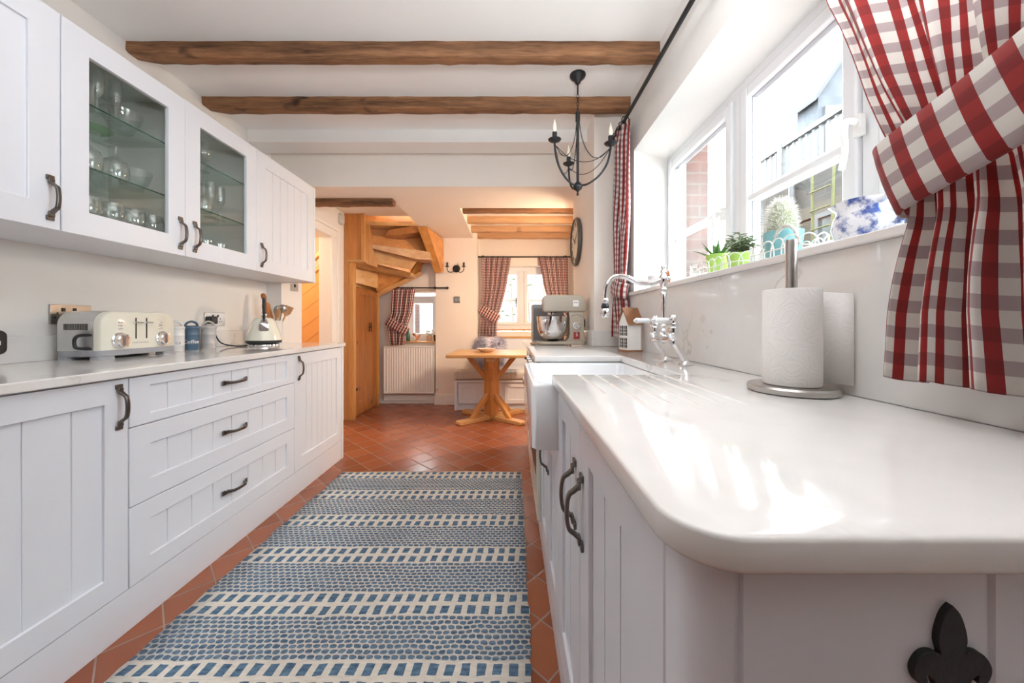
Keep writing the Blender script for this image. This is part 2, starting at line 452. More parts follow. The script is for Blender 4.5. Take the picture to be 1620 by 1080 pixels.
# right wall with the splayed kitchen window recess
ZS, ZT = 1.250, 2.148
b = MB()
b.box(.766, 1.15, -2.0, 2.44, 0, ZS); b.box(.765, 1.15, -2.0, 2.44, ZT, 2.6)
b.plan([(.765, 2.205), (1.03, 2.337), (1.15, 2.337), (1.15, 2.44), (.765, 2.44)], ZS-.002, ZT+.002)
b.plan([(.765, .42), (1.03, .30), (1.15, .30), (1.15, -2.0), (.765, -2.0)], ZS-.002, ZT+.002)
struct('wall_right', b, wall_white, merge=False)
b = MB(); b.box(.574, 1.33, 2.44, 3.24, 0, 2.6); struct('wall_clock', b, warm_white)
b = MB()
b.box(.95, 1.33, 3.24, 3.78, 0, 2.6); b.box(.95, 1.33, 4.28, 5.3, 0, 2.6); b.box(.95, 1.33, 3.775, 4.285, 0, .98); b.box(.95, 1.33, 3.775, 4.285, 1.56, 2.6)
struct('wall_dining', b, warm_white, merge=False)
b = MB()   # radiator wall with its small window, then the pier carrying the wall light
b.box(-2.0, -1.45, 4.80, 5.12, 0, 2.6); b.box(-1.45, -.985, 4.80, 5.12, 0, .83); b.box(-1.45, -.985, 4.80, 5.12, 1.50, 2.6)
b.box(-.985, -.44, 4.72, 5.3, 0, 2.6)
struct('wall_far', b, warm_white, merge=False)
b = MB()
b.box(-.445, -.30, 4.97, 5.3, 0, 2.6); b.box(-.30, .76, 4.97, 5.3, 0, .955); b.box(-.30, .76, 4.97, 5.3, 1.875, 2.6); b.box(.76, 1.0, 4.97, 5.3, 0, 2.6)
struct('wall_alcove', b, warm_white, merge=False)
b = MB(); b.box(-3.6, 1.3, -2.1, -2.0, 0, 2.6); struct('wall_back', b, simple('back_wall_brown', (.10, .062, .045), .7))  # unseen wall, brown put in to cut bounce onto the near end panel
# hall beyond the doorway
b = MB(); b.box(-3.5, -3.4, 2.5, 5.1, 0, 2.6); b.box(-3.5, -1.96, 5.1, 5.2, 0, 2.6); b.box(-3.5, -2.1, 2.4, 2.5, 0, 2.6); struct('wall_hall', b, warm_white, merge=False)
# ceilings
b = MB(); b.box(-2.11, 1.15, -2.1, 2.93, 2.52, 2.62); struct('ceiling', b, ceil_white)
b = MB(); b.box(-1.96, .62, 2.658, 2.837, 2.428, 2.53); struct('trim_1', b, ceil_white, bevel=.004)
b = MB()
b.box(-1.96, .574, 2.93, 3.205, 2.2, 2.519); b.box(-1.06, .95, 3.205, 3.48, 2.2, 2.56); b.box(-1.06, -.49, 3.48, 4.72, 2.2, 2.56)
struct('ceiling_soffit', b, warm_white, merge=False)
b = MB(); b.box(-1.96, -1.06, 3.205, 4.055, 2.293, 2.5); b.box(-3.6, -2.112, 2.4, 5.2, 2.30, 2.5); b.box(-2.112, -1.962, 3.157, 5.2, 2.30, 2.5); b.box(-1.96, -1.06, 4.055, 4.80, 2.56, 2.6); b.box(-.49, .95, 3.48, 4.97, 2.293, 2.5); struct('ceiling_dining', b, warm_white, merge=False)
# skirting
b = MB(); b.box(-1.76, -.985, 4.775, 4.80, 0, .13); b.box(-1.0, -.44, 4.695, 4.72, 0, .13); struct('baseboard_far', b, trim_white, bevel=.005, merge=False)
# door lining and architrave of the hall doorway
b = MB()
b.box(-1.965, -1.838, 3.672, 3.696, 0, 1.985); b.box(-1.965, -1.838, 3.155, 3.672, 1.962, 1.985)
b.box(-1.842, -1.82, 3.66, 3.765, 0, 1.965); b.box(-1.842, -1.82, 3.10, 3.765, 1.965, 2.045)
b.box(-1.842, -1.812, 3.765, 3.80, 0, 2.045); b.box(-1.842, -1.812, 3.10, 3.80, 2.045, 2.075)
struct('trim_2', b, trim_white, bevel=.004, merge=False)
# kitchen window sill (white stone) and small oak sills
b = MB(); b.plan([(.738, .37), (.738, 2.23), (1.03, 2.345), (1.03, .26)], 1.250, 1.271); struct('trim_3', b, quartz, bevel=.003)
b = MB(); b.box(-1.45, -.975, 4.76, 5.02, .815, .832); struct('trim_4', b, oak_x, bevel=.003)
b = MB(); b.box(-.30, .76, 4.94, 5.10, .975, .993); struct('trim_5', b, oak_x, bevel=.003)

# ---------------------------------------------------------------- ceiling beams
def beam(x0, x1, y0, y1, z0, z1, mat, label, group, rough=.0035, end=0.0, n=40):
    rings = []; rnd = random.Random(round(x0*100+y0*1000))
    for i in range(n+1):
        x = x0+(x1-x0)*i/n; j = lambda: rnd.uniform(-rough, rough)
        e0 = end*max(0, 1-i*.5) if end else 0
        rings.append([(x, y0+j()*.6, z1), (x, y0+j(), z0+.010+j()+e0), (x, y0+.010+j(), z0+j()+e0), (x, y1-.010+j(), z0+j()+e0), (x, y1+j(), z0+.010+j()+e0), (x, y1, z1)])
    m = MB(); m.loft(rings)
    o = m.build('ceiling_beam', mat, smooth=50)
    return props(o, label, 'beam', group)
beam(-1.965, .77, 1.822, 1.896, 2.446, 2.525, oldbeam, 'rough dark brown wooden beam across the kitchen ceiling nearest the camera', None, end=.02)
beam(-1.965, .77, 2.268, 2.350, 2.450, 2.525, oldbeam, 'rough dark brown wooden beam across the kitchen ceiling behind the black chandelier', None, end=.02)
beam(-1.84, -1.055, 3.21, 3.29, 2.145, 2.30, oldbeam, 'short dark beam under the ceiling in front of the wooden staircase', None, n=20)
for i, (y, m, l) in enumerate(((3.66, oldbeam, 'darkest and nearest of the four short beams above the dining table'), (4.06, pinebeam, 'second pale pine beam above the dining table, with two dark knots'),
                 (4.46, pinebeam, 'third pale pine beam above the dining table'), (4.80, pinebeam, 'furthest short pine beam above the dining table, nearest the window wall'))):
    beam(-.50, .955, y, y+.085, 2.222, 2.30, m, l, 'short beams above the dining table', rough=.003, n=16)

# ---------------------------------------------------------------- kitchen window (three lights)
WX = 1.03
win = bpy.data.objects.new('window_1', None); C.objects.link(win); win.location = (WX, 1.3, ZS); win['kind'] = 'structure'; WM['window_1'] = Matrix.Translation(win.location)
def framebox(mb, y0, y1, z0, z1, wdt, x0, x1):
    mb.box(x0, x1, y0, y0+wdt, z0, z1); mb.box(x0, x1, y1-wdt, y1, z0, z1); mb.box(x0, x1, y0+wdt, y1-wdt, z0, z0+wdt); mb.box(x0, x1, y0+wdt, y1-wdt, z1-wdt, z1)
b = MB(); framebox(b, .28, 2.36, 1.25, 2.16, .058, WX, WX+.07)
for y in (1.615, 1.02): b.box(WX, WX+.07, y-.026, y+.026, 1.30, 2.11)
b.build('window_frame', upvc, win, bevel=.005, merge=False)
def light(y0, y1, z0, z1, trans, hinge=None):
    m = MB(); framebox(m, y0, y1, z0, z1, .048, WX-.012, WX+.05)
    for zt in trans: m.box(WX-.006, WX+.05, y0+.04, y1-.04, zt-.014, zt+.014)
    s = m.build('sash', upvc, win, bevel=.006, merge=False)
    q = MB(); q.box(WX+.026, WX+.030, y0+.04, y1-.04, z0+.04, z1-.04); q.build('pane', pane_m, s)
    gk = MB(); framebox(gk, y0+.044, y1-.044, z0+.044, z1-.044, .008, WX+.012, WX+.034); gk.build('gasket', grey_pl, s, merge=False)
    return s
s1 = light(1.645, 2.30, 1.30, 2.105, (1.62,)); s2 = light(1.05, 1.585, 1.30, 2.105, (1.62,)); s3 = light(.34, .99, 1.30, 2.105, (1.62,))
def espag(y, z, par, long=.12):
    m = MB(); m.box(WX-.026, WX-.010, y-.012, y+.012, z-.03, z+.03)
    m.tube(smoothpath([(WX-.026, y, z+.01), (WX-.055, y, z+.012), (WX-.062, y, z-.02), (WX-.056, y+.004, z-.07), (WX-.062, y+.008, z-long)]), .0085, 8)
    m.build('window_handle', white_pl, par, bevel=.002, merge=False)
espag(1.70, 1.60, s1); espag(1.035, 1.655, s3, .125)
# exterior brick return of the dining wing is the outer face of the dining wall
b = MB(); b.box(1.33, 1.345, 2.44, 5.3, -.4, 3.2); struct('trim_6', b, brick)
b = MB(); b.box(1.15, 1.345, 2.425, 2.44, -.4, 3.2); struct('trim_7', b, brick)

# small far-left window
def small_window(name, x0, x1, z0, z1, y, mull, trans, bar=.055):
    wn = bpy.data.objects.new(name, None); C.objects.link(wn); wn.location = ((x0+x1)/2, y, z0); wn['kind'] = 'structure'; WM[name] = Matrix.Translation(wn.location)
    m = MB()
    m.box(x0, x0+bar, y, y+.06, z0, z1); m.box(x1-bar, x1, y, y+.06, z0, z1); m.box(x0+bar, x1-bar, y, y+.06, z0, z0+bar); m.box(x0+bar, x1-bar, y, y+.06, z1-bar, z1)
    xs = [x0+bar]+[q for k in mull for q in (k-bar*.5, k+bar*.5)]+[x1-bar]
    for k in mull: m.box(k-bar*.5, k+bar*.5, y, y+.06, z0+bar, z1-bar)
    m.build('window_frame', upvc, wn, bevel=.004, merge=False)
    for a, c in zip(xs[::2], xs[1::2]):
        m = MB(); t = .045
        m.box(a, a+t, y-.015, y+.045, z0+bar, z1-bar); m.box(c-t, c, y-.015, y+.045, z0+bar, z1-bar); m.box(a+t, c-t, y-.015, y+.045, z0+bar, z0+bar+t); m.box(a+t, c-t, y-.015, y+.045, z1-bar-t, z1-bar)
        for zt in trans: m.box(a+t, c-t, y, y+.045, zt-.012, zt+.012)
        s = m.build('sash', upvc, wn, bevel=.004, merge=False)
        q = MB(); q.box(a+.04, c-.04, y+.02, y+.024, z0+bar+.04, z1-bar-.04); q.build('pane', pane_m, s)
    return wn
w2 = small_window('window_2', -1.45, -.985, .832, 1.455, 5.02, (), ())
w3 = small_window('window_3', -.30, .76, .99, 1.875, 5.10, (.17,), (1.40,), .06)
m = MB(); m.box(.075, .092, 5.068, 5.085, 1.30, 1.44); m.tube([(.083, 5.07, 1.42), (.083, 5.04, 1.42), (.086, 5.04, 1.33)], .006, 6); m.build('window_handle', pewter, w3, merge=False)
m = MB(); m.box(1.15, 1.18, 3.76, 4.30, .96, 1.0); m.box(1.15, 1.18, 3.76, 4.30, 1.54, 1.58); m.box(1.15, 1.18, 3.76, 3.80, .96, 1.58); m.box(1.15, 1.18, 4.26, 4.30, .96, 1.58)
w4 = bpy.data.objects.new('window_4', None); C.objects.link(w4); w4['kind'] = 'structure'; m.build('window_frame', upvc, w4, merge=False)

# ================================================================ CABINETS
def heightfield(mb, us, vs, dep, back=0.0, hole=None):
    """stepped door front in local (u, w, v); dep(i,j) gives the face depth of a cell"""
    nu, nv = len(us)-1, len(vs)-1
    D = [[dep(i, j) for j in range(nv)] for i in range(nu)]
    g = lambda i, j: D[i][j] if 0 <= i < nu and 0 <= j < nv else back
    for i in range(nu):
        for j in range(nv):
            d = D[i][j]; u0, u1, v0, v1 = us[i], us[i+1], vs[j], vs[j+1]
            if d is not None:
                mb.f([mb.v((u0, d, v0)), mb.v((u1, d, v0)), mb.v((u1, d, v1)), mb.v((u0, d, v1))])
                mb.f([mb.v((u0, back, v0)), mb.v((u0, back, v1)), mb.v((u1, back, v1)), mb.v((u1, back, v0))])
    bk = lambda d: back if d is None else d
    for i in range(nu+1):
        for j in range(nv):
            a, c = bk(g(i-1, j)), bk(g(i, j))
            if a != c: mb.f([mb.v((us[i], a, vs[j])), mb.v((us[i], c, vs[j])), mb.v((us[i], c, vs[j+1])), mb.v((us[i], a, vs[j+1]))])
    for j in range(nv+1):
        for i in range(nu):
            a, c = bk(g(i, j-1)), bk(g(i, j))
            if a != c: mb.f([mb.v((us[i], a, vs[j])), mb.v((us[i+1], a, vs[j])), mb.v((us[i+1], c, vs[j])), mb.v((us[i], c, vs[j]))])
def shaker(mb, u0, u1, v0, v1, stile, rail, t=.02, rec=.009, grooves=(), gw=.005, gd=.004, hole=False):
    us = [u0, u0+stile]; gset = set()
    for g in sorted(grooves):
        if u0+stile+.01 < g < u1-stile-.01: gset.add(len(us)-1+1); us += [g-gw/2, g+gw/2]
    us += [u1-stile, u1]; vs = [v0, v0+rail, v1-rail, v1]
    n = len(us)-1
    def dep(i, j):
        if i in (0, n-1) or j in (0, 2): return t
        if hole: return None
        return t-rec-gd if i in gset else t-rec
    heightfield(mb, us, vs, dep)
def frame_M(kind, plane):
    # local (u, w, v) -> world; kind 'L': u=+Y, w=+X ; 'R': u=+Y, w=-X ; 'F': u=+X, w=-Y
    if kind == 'L': return Matrix(((0, 1, 0, plane), (1, 0, 0, 0), (0, 0, 1, 0), (0, 0, 0, 1)))
    if kind == 'R': return Matrix(((0, -1, 0, plane), (1, 0, 0, 0), (0, 0, 1, 0), (0, 0, 0, 1)))
    return Matrix(((1, 0, 0, 0), (0, -1, 0, plane), (0, 0, 1, 0), (0, 0, 0, 1)))
# one cast bow handle, shared mesh; local: length along Z, projecting along -Y
def handle_mesh(L=.155):
    m = MB(); h = L/2
    for s in (-1, 1):
        m.box(-.011, .011, -.006, 0, s*h-.0155 if s > 0 else -h-.0, s*h if s > 0 else -h+.0155)
        m.box(-.0085, .0085, -.011, -.005, (h-.031) if s > 0 else -h+.012, (h-.012) if s > 0 else -h+.031)
    P = smoothpath([(0, -.006, h-.024), (0, -.018, h-.034), (0, -.029, h*.42), (0, -.033, 0), (0, -.029, -h*.42), (0, -.018, -h+.034), (0, -.006, -h+.024)], 5)
    rings = []
    for i, p in enumerate(P):
        t = (P[min(i+1, len(P)-1)]-P[max(i-1, 0)]).normalized(); nn = Vector((1, 0, 0)).cross(t); wd = .0085-.002*math.sin(PI*i/(len(P)-1))
        rings.append([p+Vector((wd*a, 0, 0))+nn*(.0042*c) for a, c in ((-1, -.6), (-.6, -1), (.6, -1), (1, -.6), (1, .6), (.6, 1), (-.6, 1), (-1, .6))])
    m.loft(rings)
    o = m.build('handle', pewter, smooth=45, merge=False); me = o.data; bpy.data.objects.remove(o); return me
HM = handle_mesh()
def handle(par, pos, face, horiz=False):
    o = bpy.data.objects.new('handle', HM); C.objects.link(o)
    md = o.modifiers.new('bevel', 'BEVEL'); md.width = .0012; md.segments = 1; md.limit_method = 'ANGLE'
    rz = {'L': PI/2, 'R': -PI/2, 'F': 0}[face]
    M = Matrix.Translation(pos) @ Matrix.Rotation(rz, 4, 'Z') @ (Matrix.Rotation(PI/2, 4, 'Y') if horiz else Matrix.Identity(4))
    return place(o, par, M)
def knob(par, pos, face, mat=pewter, r=.014):
    d = {'L': PI/2, 'R': -PI/2, 'F': 0}[face]
    m = MB(Matrix.Translation(pos) @ Matrix.Rotation(d, 4, 'Z') @ Matrix.Rotation(PI/2, 4, 'X'))
    m.lathe([(.010, 0), (.010, .002), (.005, .004), (.005, .012), (r, .016), (r, .022), (r*.6, .027), (0, .028)], 14)
    return m.build('knob', mat, par)
def gl(a, b_, step): 
    n = int(round((b_-a)/step)); return [a+(b_-a)*i/n for i in range(1, n)]
LX = -1.34; LC = LX-.02         # left base: door face, carcass face
def carcass(mb, x0, x1, y0, y1, z0, z1): mb.box(x0, x1, y0, y1, z0, z1)
# --- left base units
t = thing('base_cabinet', 'pale grey base cabinet with one grooved door, nearest on the left under the worktop', 'cabinet', (-1.65, .95, 0))
b = MB(); b.box(-1.955, LC, .657, 1.2545, .147, .892); b.build('body', cab, t)
b = MB(frame_M('L', LC)); shaker(b, .657, 1.254, .150, .889, .074, .078, grooves=[.76, .872, .985, 1.097]); d = b.build('door', cab, t, bevel=.0015, seg=1)
handle(d, (LX, 1.2215, .796), 'L')
t = thing('drawer_unit', 'wide pale grey unit of three grooved drawers in the middle of the left run', 'drawer unit', (-1.65, 1.74, 0))
b = MB(); b.box(-1.955, LC, 1.2565, 2.2195, .147, .892); b.build('body', cab, t)
for v0, v1, rail in ((.714, .889, .036), (.432, .710, .074), (.150, .428, .070)):
    b = MB(frame_M('L', LC)); shaker(b, 1.2575, 2.2185, v0, v1, .074, rail, grooves=[1.405, 1.513, 1.621, 1.729, 1.838, 1.946, 2.052]); d = b.build('drawer', cab, t, bevel=.0015, seg=1)
    handle(d, (LX, 1.738, (v0+v1)/2 if v0 > .7 else v0+.137), 'L', True)
t = thing('base_cabinet', 'grey base cabinet with one grooved door at the far end of the left run', 'cabinet', (-1.65, 2.55, 0))
b = MB(); b.box(-1.955, LC, 2.2215, 2.838, .147, .892); b.build('body', cab, t)
b = MB(frame_M('L', LC)); shaker(b, 2.2225, 2.836, .150, .889, .074, .078, grooves=gl(2.297, 2.762, .066)); d = b.build('door', cab, t, bevel=.0015, seg=1)
handle(d, (LX, 2.262, .796), 'L')
b = MB(); b.box(-1.955, LX+.002, 2.840, 2.868, 0, .892); e = b.build('end_panel', cab, t, bevel=.0015, seg=1)
o = MB().box(-1.955, LX-.003, .657, 2.838, 0, .146).build('plinth', cab, bevel=.0015, seg=1); props(o, 'long plain grey plinth board under the left base units', 'plinth')
# --- left worktop, upstand
o = MB().plan([(-1.955, .652), (LX+.02, .652), (LX+.02, 2.87), (-1.955, 2.87)], .895, .925).build('worktop', quartz, bevel=.004); props(o, 'long white stone worktop on the left base units', 'worktop')
o = MB().box(-1.9595, -1.94, .652, 2.868, .925, 1.03).build('upstand', quartz, bevel=.003); props(o, 'low white stone upstand along the wall behind the toaster', 'upstand')
# --- left wall units
UX = -1.58; UC = UX-.02; UZ0, UZ1 = 1.4075, 2.169
t = thing('wall_cabinet', 'pale grey wall cabinet with a plain recessed door, nearest on the left', 'cabinet', (-1.77, 1.0, UZ0))
b = MB(); b.box(-1.958, UC, .757, 1.2560, UZ0, UZ1); b.build('body', cab, t)
b = MB(frame_M('L', UC)); shaker(b, .760, 1.2545, UZ0, UZ1, .083, .088); d = b.build('door', cab, t, bevel=.0015, seg=1)
handle(d, (UX, 1.2245, 1.513), 'L')
t = thing('wall_cabinet', 'pale grey wall cabinet with two glazed doors full of glassware', 'cabinet', (-1.77, 1.74, UZ0))
b = MB()
b.box(-1.958, UC, 1.2575, 1.2745, UZ0, UZ1); b.box(-1.958, UC, 2.2115, 2.2285, UZ0, UZ1); b.box(-1.958, UC, 1.2745, 2.2115, UZ0, UZ0+.018); b.box(-1.958, UC, 1.2745, 2.2115, UZ1-.018, UZ1); 
b.build('body', cab, t, merge=False)
b = MB(); b.box(-1.958, -1.945, 1.2745, 2.2115, UZ0+.018, UZ1-.018); b.box(-1.945, UC-.02, 1.728, 1.744, UZ0+.018, UZ1-.018)
b.box(-1.945, UC-.002, 1.2746, 1.2766, UZ0+.018, UZ1-.018); b.box(-1.945, UC-.002, 2.2094, 2.2114, UZ0+.018, UZ1-.018); b.box(-1.945, UC-.002, 1.2766, 2.2094, UZ1-.020, UZ1-.018); b.box(-1.945, UC-.002, 1.2766, 2.2094, UZ0+.018, UZ0+.0195)
b.build('lining', cab_in, t, merge=False)
for y0, y1 in ((1.277, 1.727), (1.745, 2.209)):
    for z in (1.686, 1.932):
        b = MB(); b.box(-1.945, -1.635, y0, y1, z-.003, z+.003); s = b.build('glass_shelf', shelf_t, t)
        b = MB(); b.box(-1.635, -1.6345, y0, y1, z-.003, z+.003); b.build('shelf_edge', shelf_m, s)
for y0, y1, hy in ((1.2585, 1.7365, 1.709), (1.7395, 2.2275, 1.787)):
    b = MB(frame_M('L', UC)); shaker(b, y0, y1, UZ0, UZ1, .083, .089, hole=True); d = b.build('door', cab, t, bevel=.0015, seg=1)
    b = MB(); b.box(UC+.004, UC+.007, y0+.078, y1-.078, UZ0+.084, UZ1-.084); b.build('door_pane', cabpane_m, d)
    handle(d, (UX, hy, 1.513), 'L')
t = thing('wall_cabinet', 'grey wall cabinet with a grooved board door above the kettle', 'cabinet', (-1.77, 2.56, UZ0))
b = MB(); b.box(-1.958, UC, 2.2295, 2.872, UZ0, UZ1); b.build('body', cab, t)
b = MB(frame_M('L', UC)); shaker(b, 2.2305, 2.870, UZ0, UZ1, .078, .088, grooves=gl(2.309, 2.792, .08)); d = b.build('door', cab, t, bevel=.0015, seg=1)
handle(d, (UX, 2.268, 1.513), 'L')
b = MB(); b.box(-1.84, UX+.002, 2.872, 2.895, UZ0-.004, UZ1); b.build('end_panel', cab, t, bevel=.0015, seg=1)

# --- right run
RX = .148; RC = RX+.02
t = thing('base_cabinet', 'two door grey base cabinet at the near right, black emblem on its end panel', 'cabinet', (.45, .7, 0))
b = MB(); b.box(RC, .75, .306, 1.098, .10, .894); b.build('body', cab, t)
# rounded corner post and beaded end panel as one board
pts = [(RX, .340), (RX, .318)]+[(RX+.032-.032*math.cos(a), .318-.032*math.sin(a)) for a in [PI/2*i/8 for i in range(1, 9)]]
prev = .180
for gx in (.183, .385, .588): pts += [(gx-.004, .286), (gx-.002, .289), (gx+.002, .289), (gx+.004, .286)]
pts += [(.75, .286), (.75, .306), (RC, .306), (RC, .340)]
b = MB(); b.plan(pts, 0, .894); ep = b.build('end_panel', cab, t, smooth=25)
for y0, y1 in ((.344, .756), (.762, 1.096)):
    b = MB(frame_M('R', RC)); shaker(b, y0, y1, .125, .889, .080, .078, grooves=gl(y0+.08, y1-.08, .085)); d = b.build('door', cab, t, bevel=.0015, seg=1)
    handle(d, (RX, .727 if y0 < .5 else .806, .70), 'R')
t2 = thing('sink_cabinet', 'pale grey two door cabinet below the white sink', 'cabinet', (.45, 1.4, 0))
b = MB(); b.box(RC, .75, 1.10, 1.702, .10, .688); b.build('body', cab, t2)
for y0, y1 in ((1.103, 1.399), (1.403, 1.699)):
    b = MB(frame_M('R', RC)); shaker(b, y0, y1, .125, .684, .070, .072, grooves=gl(y0+.07, y1-.07, .08)); d = b.build('door', cab, t2, bevel=.0015, seg=1)
    handle(d, (RX, 1.372 if y0 < 1.2 else 1.64, .58), 'R')
o = MB().box(RX+.004, .40, .345, 3.19, 0, .098).build('plinth', cab, bevel=.002, seg=1); props(o, 'pale grey plinth board under the right base units', 'plinth')
# built-under oven and far drawer unit
t = thing('oven', 'cream built under oven with chrome control knobs beyond the sink', 'oven', (.35, 2.0, 0))
b = MB(); b.box(.15, .573, 1.712, 2.31, .10, .893); b.build('body', cab, t)
b = MB(); b.box(.125, .15, 1.716, 2.308, .790, .890); cp = b.build('control_panel', cream, t, bevel=.004)
for y in (1.78, 1.88, 1.98, 2.12, 2.24):
    m = MB(Matrix.Translation((.125, y, .868)) @ Matrix.Rotation(-PI/2, 4, 'Y')); m.lathe([(.016, 0), (.016, .004), (.012, .006), (.010, .018), (.013, .020), (.013, .024), (0, .025)], 16); m.build('control_knob', chrome, cp)
b = MB(); b.box(.130, .15, 1.716, 2.308, .13, .782); dd = b.build('oven_door', cream, t, bevel=.004)
b = MB(); b.box(.128, .131, 1.80, 2.22, .32, .64); b.build('oven_glass', black_pl, dd)
m = MB(); m.tube([(.085, 1.77, .735), (.085, 2.25, .735)], .010, 10)
for y in (1.80, 2.22): m.tube([(.13, y, .735), (.085, y, .735)], .007, 8)
m.build('door_bar', chrome, dd, merge=False)
t = thing('base_cabinet', 'grey drawer and door unit below the stand mixer, beyond the oven', 'cabinet', (.35, 2.75, 0))
b = MB(); b.box(RC, .572, 2.313, 3.19, .10, .894); b.build('body', cab, t)
for y0, y1 in ((2.316, 2.750), (2.754, 3.188)):
    b = MB(frame_M('R', RC)); shaker(b, y0, y1, .70, .889, .07, .04, grooves=gl(y0+.07, y1-.07, .08)); d = b.build('drawer', cab, t, bevel=.0015, seg=1)
    knob(d, (RX, (y0+y1)/2, .79), 'R')
    b = MB(frame_M('R', RC)); shaker(b, y0, y1, .125, .695, .07, .07, grooves=gl(y0+.07, y1-.07, .08)); d = b.build('door', cab, t, bevel=.0015, seg=1)
    knob(d, (RX, y0+.04 if y0 > 2.5 else y1-.04, .60), 'R')
# worktop: one stone piece round the sink, drainer grooves cut in
r = .055; arc = [(.128+r-r*math.sin(a), .266+r-r*math.cos(a)) for a in [PI/2*i/10 for i in range(11)]]
c1 = [(.53+.0-.05*math.cos(a)+.0, 1.10) for a in ()]
out = arc+[(.128, 1.098), (.530, 1.098), (.530, 1.706), (.116, 1.706), (.116, 3.22), (.572, 3.22), (.572, 2.438), (.751, 2.438), (.751, .266)]
b = MB(); b.plan(out, .895, .925); wt = b.build('worktop', quartz, bevel=.005, seg=3)
cut = MB()
for gx in (.212, .264, .316, .367, .418, .467): 
    y0 = .70 if gx > .22 else .80
    cut.tube([(gx, y0, .930), (gx, y0+.05, .9285), (gx, 1.2, .9275)], .0068, 12)
co = cut.build('cutter', None, merge=False)
bm_ = wt.modifiers.new('grooves', 'BOOLEAN'); bm_.object = co; bm_.operation = 'DIFFERENCE'; bm_.solver = 'EXACT'
bpy.context.view_layer.update()
nm = bpy.data.meshes.new_from_object(wt.evaluated_get(bpy.context.evaluated_depsgraph_get()))
wt.modifiers.clear(); wt.data = nm; bpy.data.objects.remove(co)
nm.set_sharp_from_angle(angle=math.radians(40))
props(wt, 'white stone worktop with drainer grooves on the right hand units', 'worktop')
o = MB().box(.752, .7655, .27, 2.417, .9252, 1.2495).build('splashback', quartz); props(o, 'tall white veined stone splashback under the kitchen window', 'splashback')
o = MB().box(.573, .752, 2.418, 2.4385, .925, 1.03).build('upstand', quartz, bevel=.002); props(o, 'short white stone upstand behind the house ornament, facing the camera', 'upstand')
o = MB().box(.554, .573, 2.42, 3.22, .925, 1.03).build('upstand', quartz, bevel=.002); props(o, 'white stone upstand on the clock wall behind the stand mixer', 'upstand')
# Belfast sink
b = MB()
ro = lambda z, k=0: [(x, y, z) for x, y in rrect(.066+k, .556-k, 1.1005+k, 1.703-k, .022, 5)]
ri = lambda z, k=0: [(x, y, z) for x, y in rrect(.098+k, .524-k, 1.132+k, 1.671-k, .03, 5)]
b.loft([ro(.690, .006), ro(.696), ro(.886), ro(.8935, .005), ri(.8935, -.006), ri(.887), ri(.73), ri(.716, .014)])
o = b.build('sink', ceramic, smooth=50); props(o, 'white glazed ceramic sink with a deep apron front let into the right worktop', 'sink')
m = MB(); m.lathe([(.035, .7165), (.035, .719), (.012, .7185), (0, .716)], 20, (.31, 1.4, 0)); m.build('waste', chrome, o)
# emblem on the end panel
def fleur():
    h = [(0, .0), (.007, -.008), (.012, -.022), (.0135, -.034), (.011, -.045), (.016, -.043), (.024, -.043), (.031, -.048), (.036, -.058), (.034, -.068), (.028, -.074), (.023, -.071), (.024, -.064), (.018, -.068), (.014, -.078), (.012, -.082),
         (.017, -.087), (.020, -.094), (.015, -.098), (.009, -.093), (.007, -.100), (.007, -.112), (.004, -.122), (0, -.126)]
    return [(x, z) for x, z in h]+[(-x, z) for x, z in h[-2:0:-1]]
b = MB(); b.prism([(.349+x*.86, .2862, .862+z*.86) for x, z in [(p.x, p.z) for p in smoothpath([(x, 0, z) for x, z in fleur()+fleur()[:1]], 3)[:-1]]], (0, -.005, 0)); o = b.build('emblem', black_iron, ep, bevel=.0012, seg=2, label='black cast iron fleur-de-lis')
# ================================================================ RUG
RX0, RX1, RY0, RY1 = -1.205, .082, .62, 2.576
b = MB(); n = 60; uvl = b.bm.loops.layers.uv.new('UVMap')
rnd = random.Random(3); ex = [rnd.uniform(-.005, .005) for _ in range(n+1)]; ex2 = [rnd.uniform(-.005, .005) for _ in range(n+1)]
gridv = []
for j in range(n+1):
    y = RY0+(RY1-RY0)*j/n; row = []
    x0 = RX0+ex[j]-.012*(1-j/n); x1 = RX1+ex2[j]-.02*(1-j/n)
    for i in range(13): row.append(b.v((x0+(x1-x0)*i/12, y+.003*math.sin(i*1.3+j), .011+.0015*math.sin(j*.7+i*.5))))
    gridv.append(row)
for j in range(n):
    for i in range(12):
        f = b.f([gridv[j][i], gridv[j][i+1], gridv[j+1][i+1], gridv[j+1][i]])
        for l in f.loops: l[uvl].uv = (l.vert.co.x, RY1-l.vert.co.y)
o = b.build('rug', rug_m, merge=False, smooth=60)
md = o.modifiers.new('solid', 'SOLIDIFY'); md.thickness = .0105; md.offset = -1
props(o, 'blue and cream woven runner rug with banded stripes on the terracotta floor', 'rug')

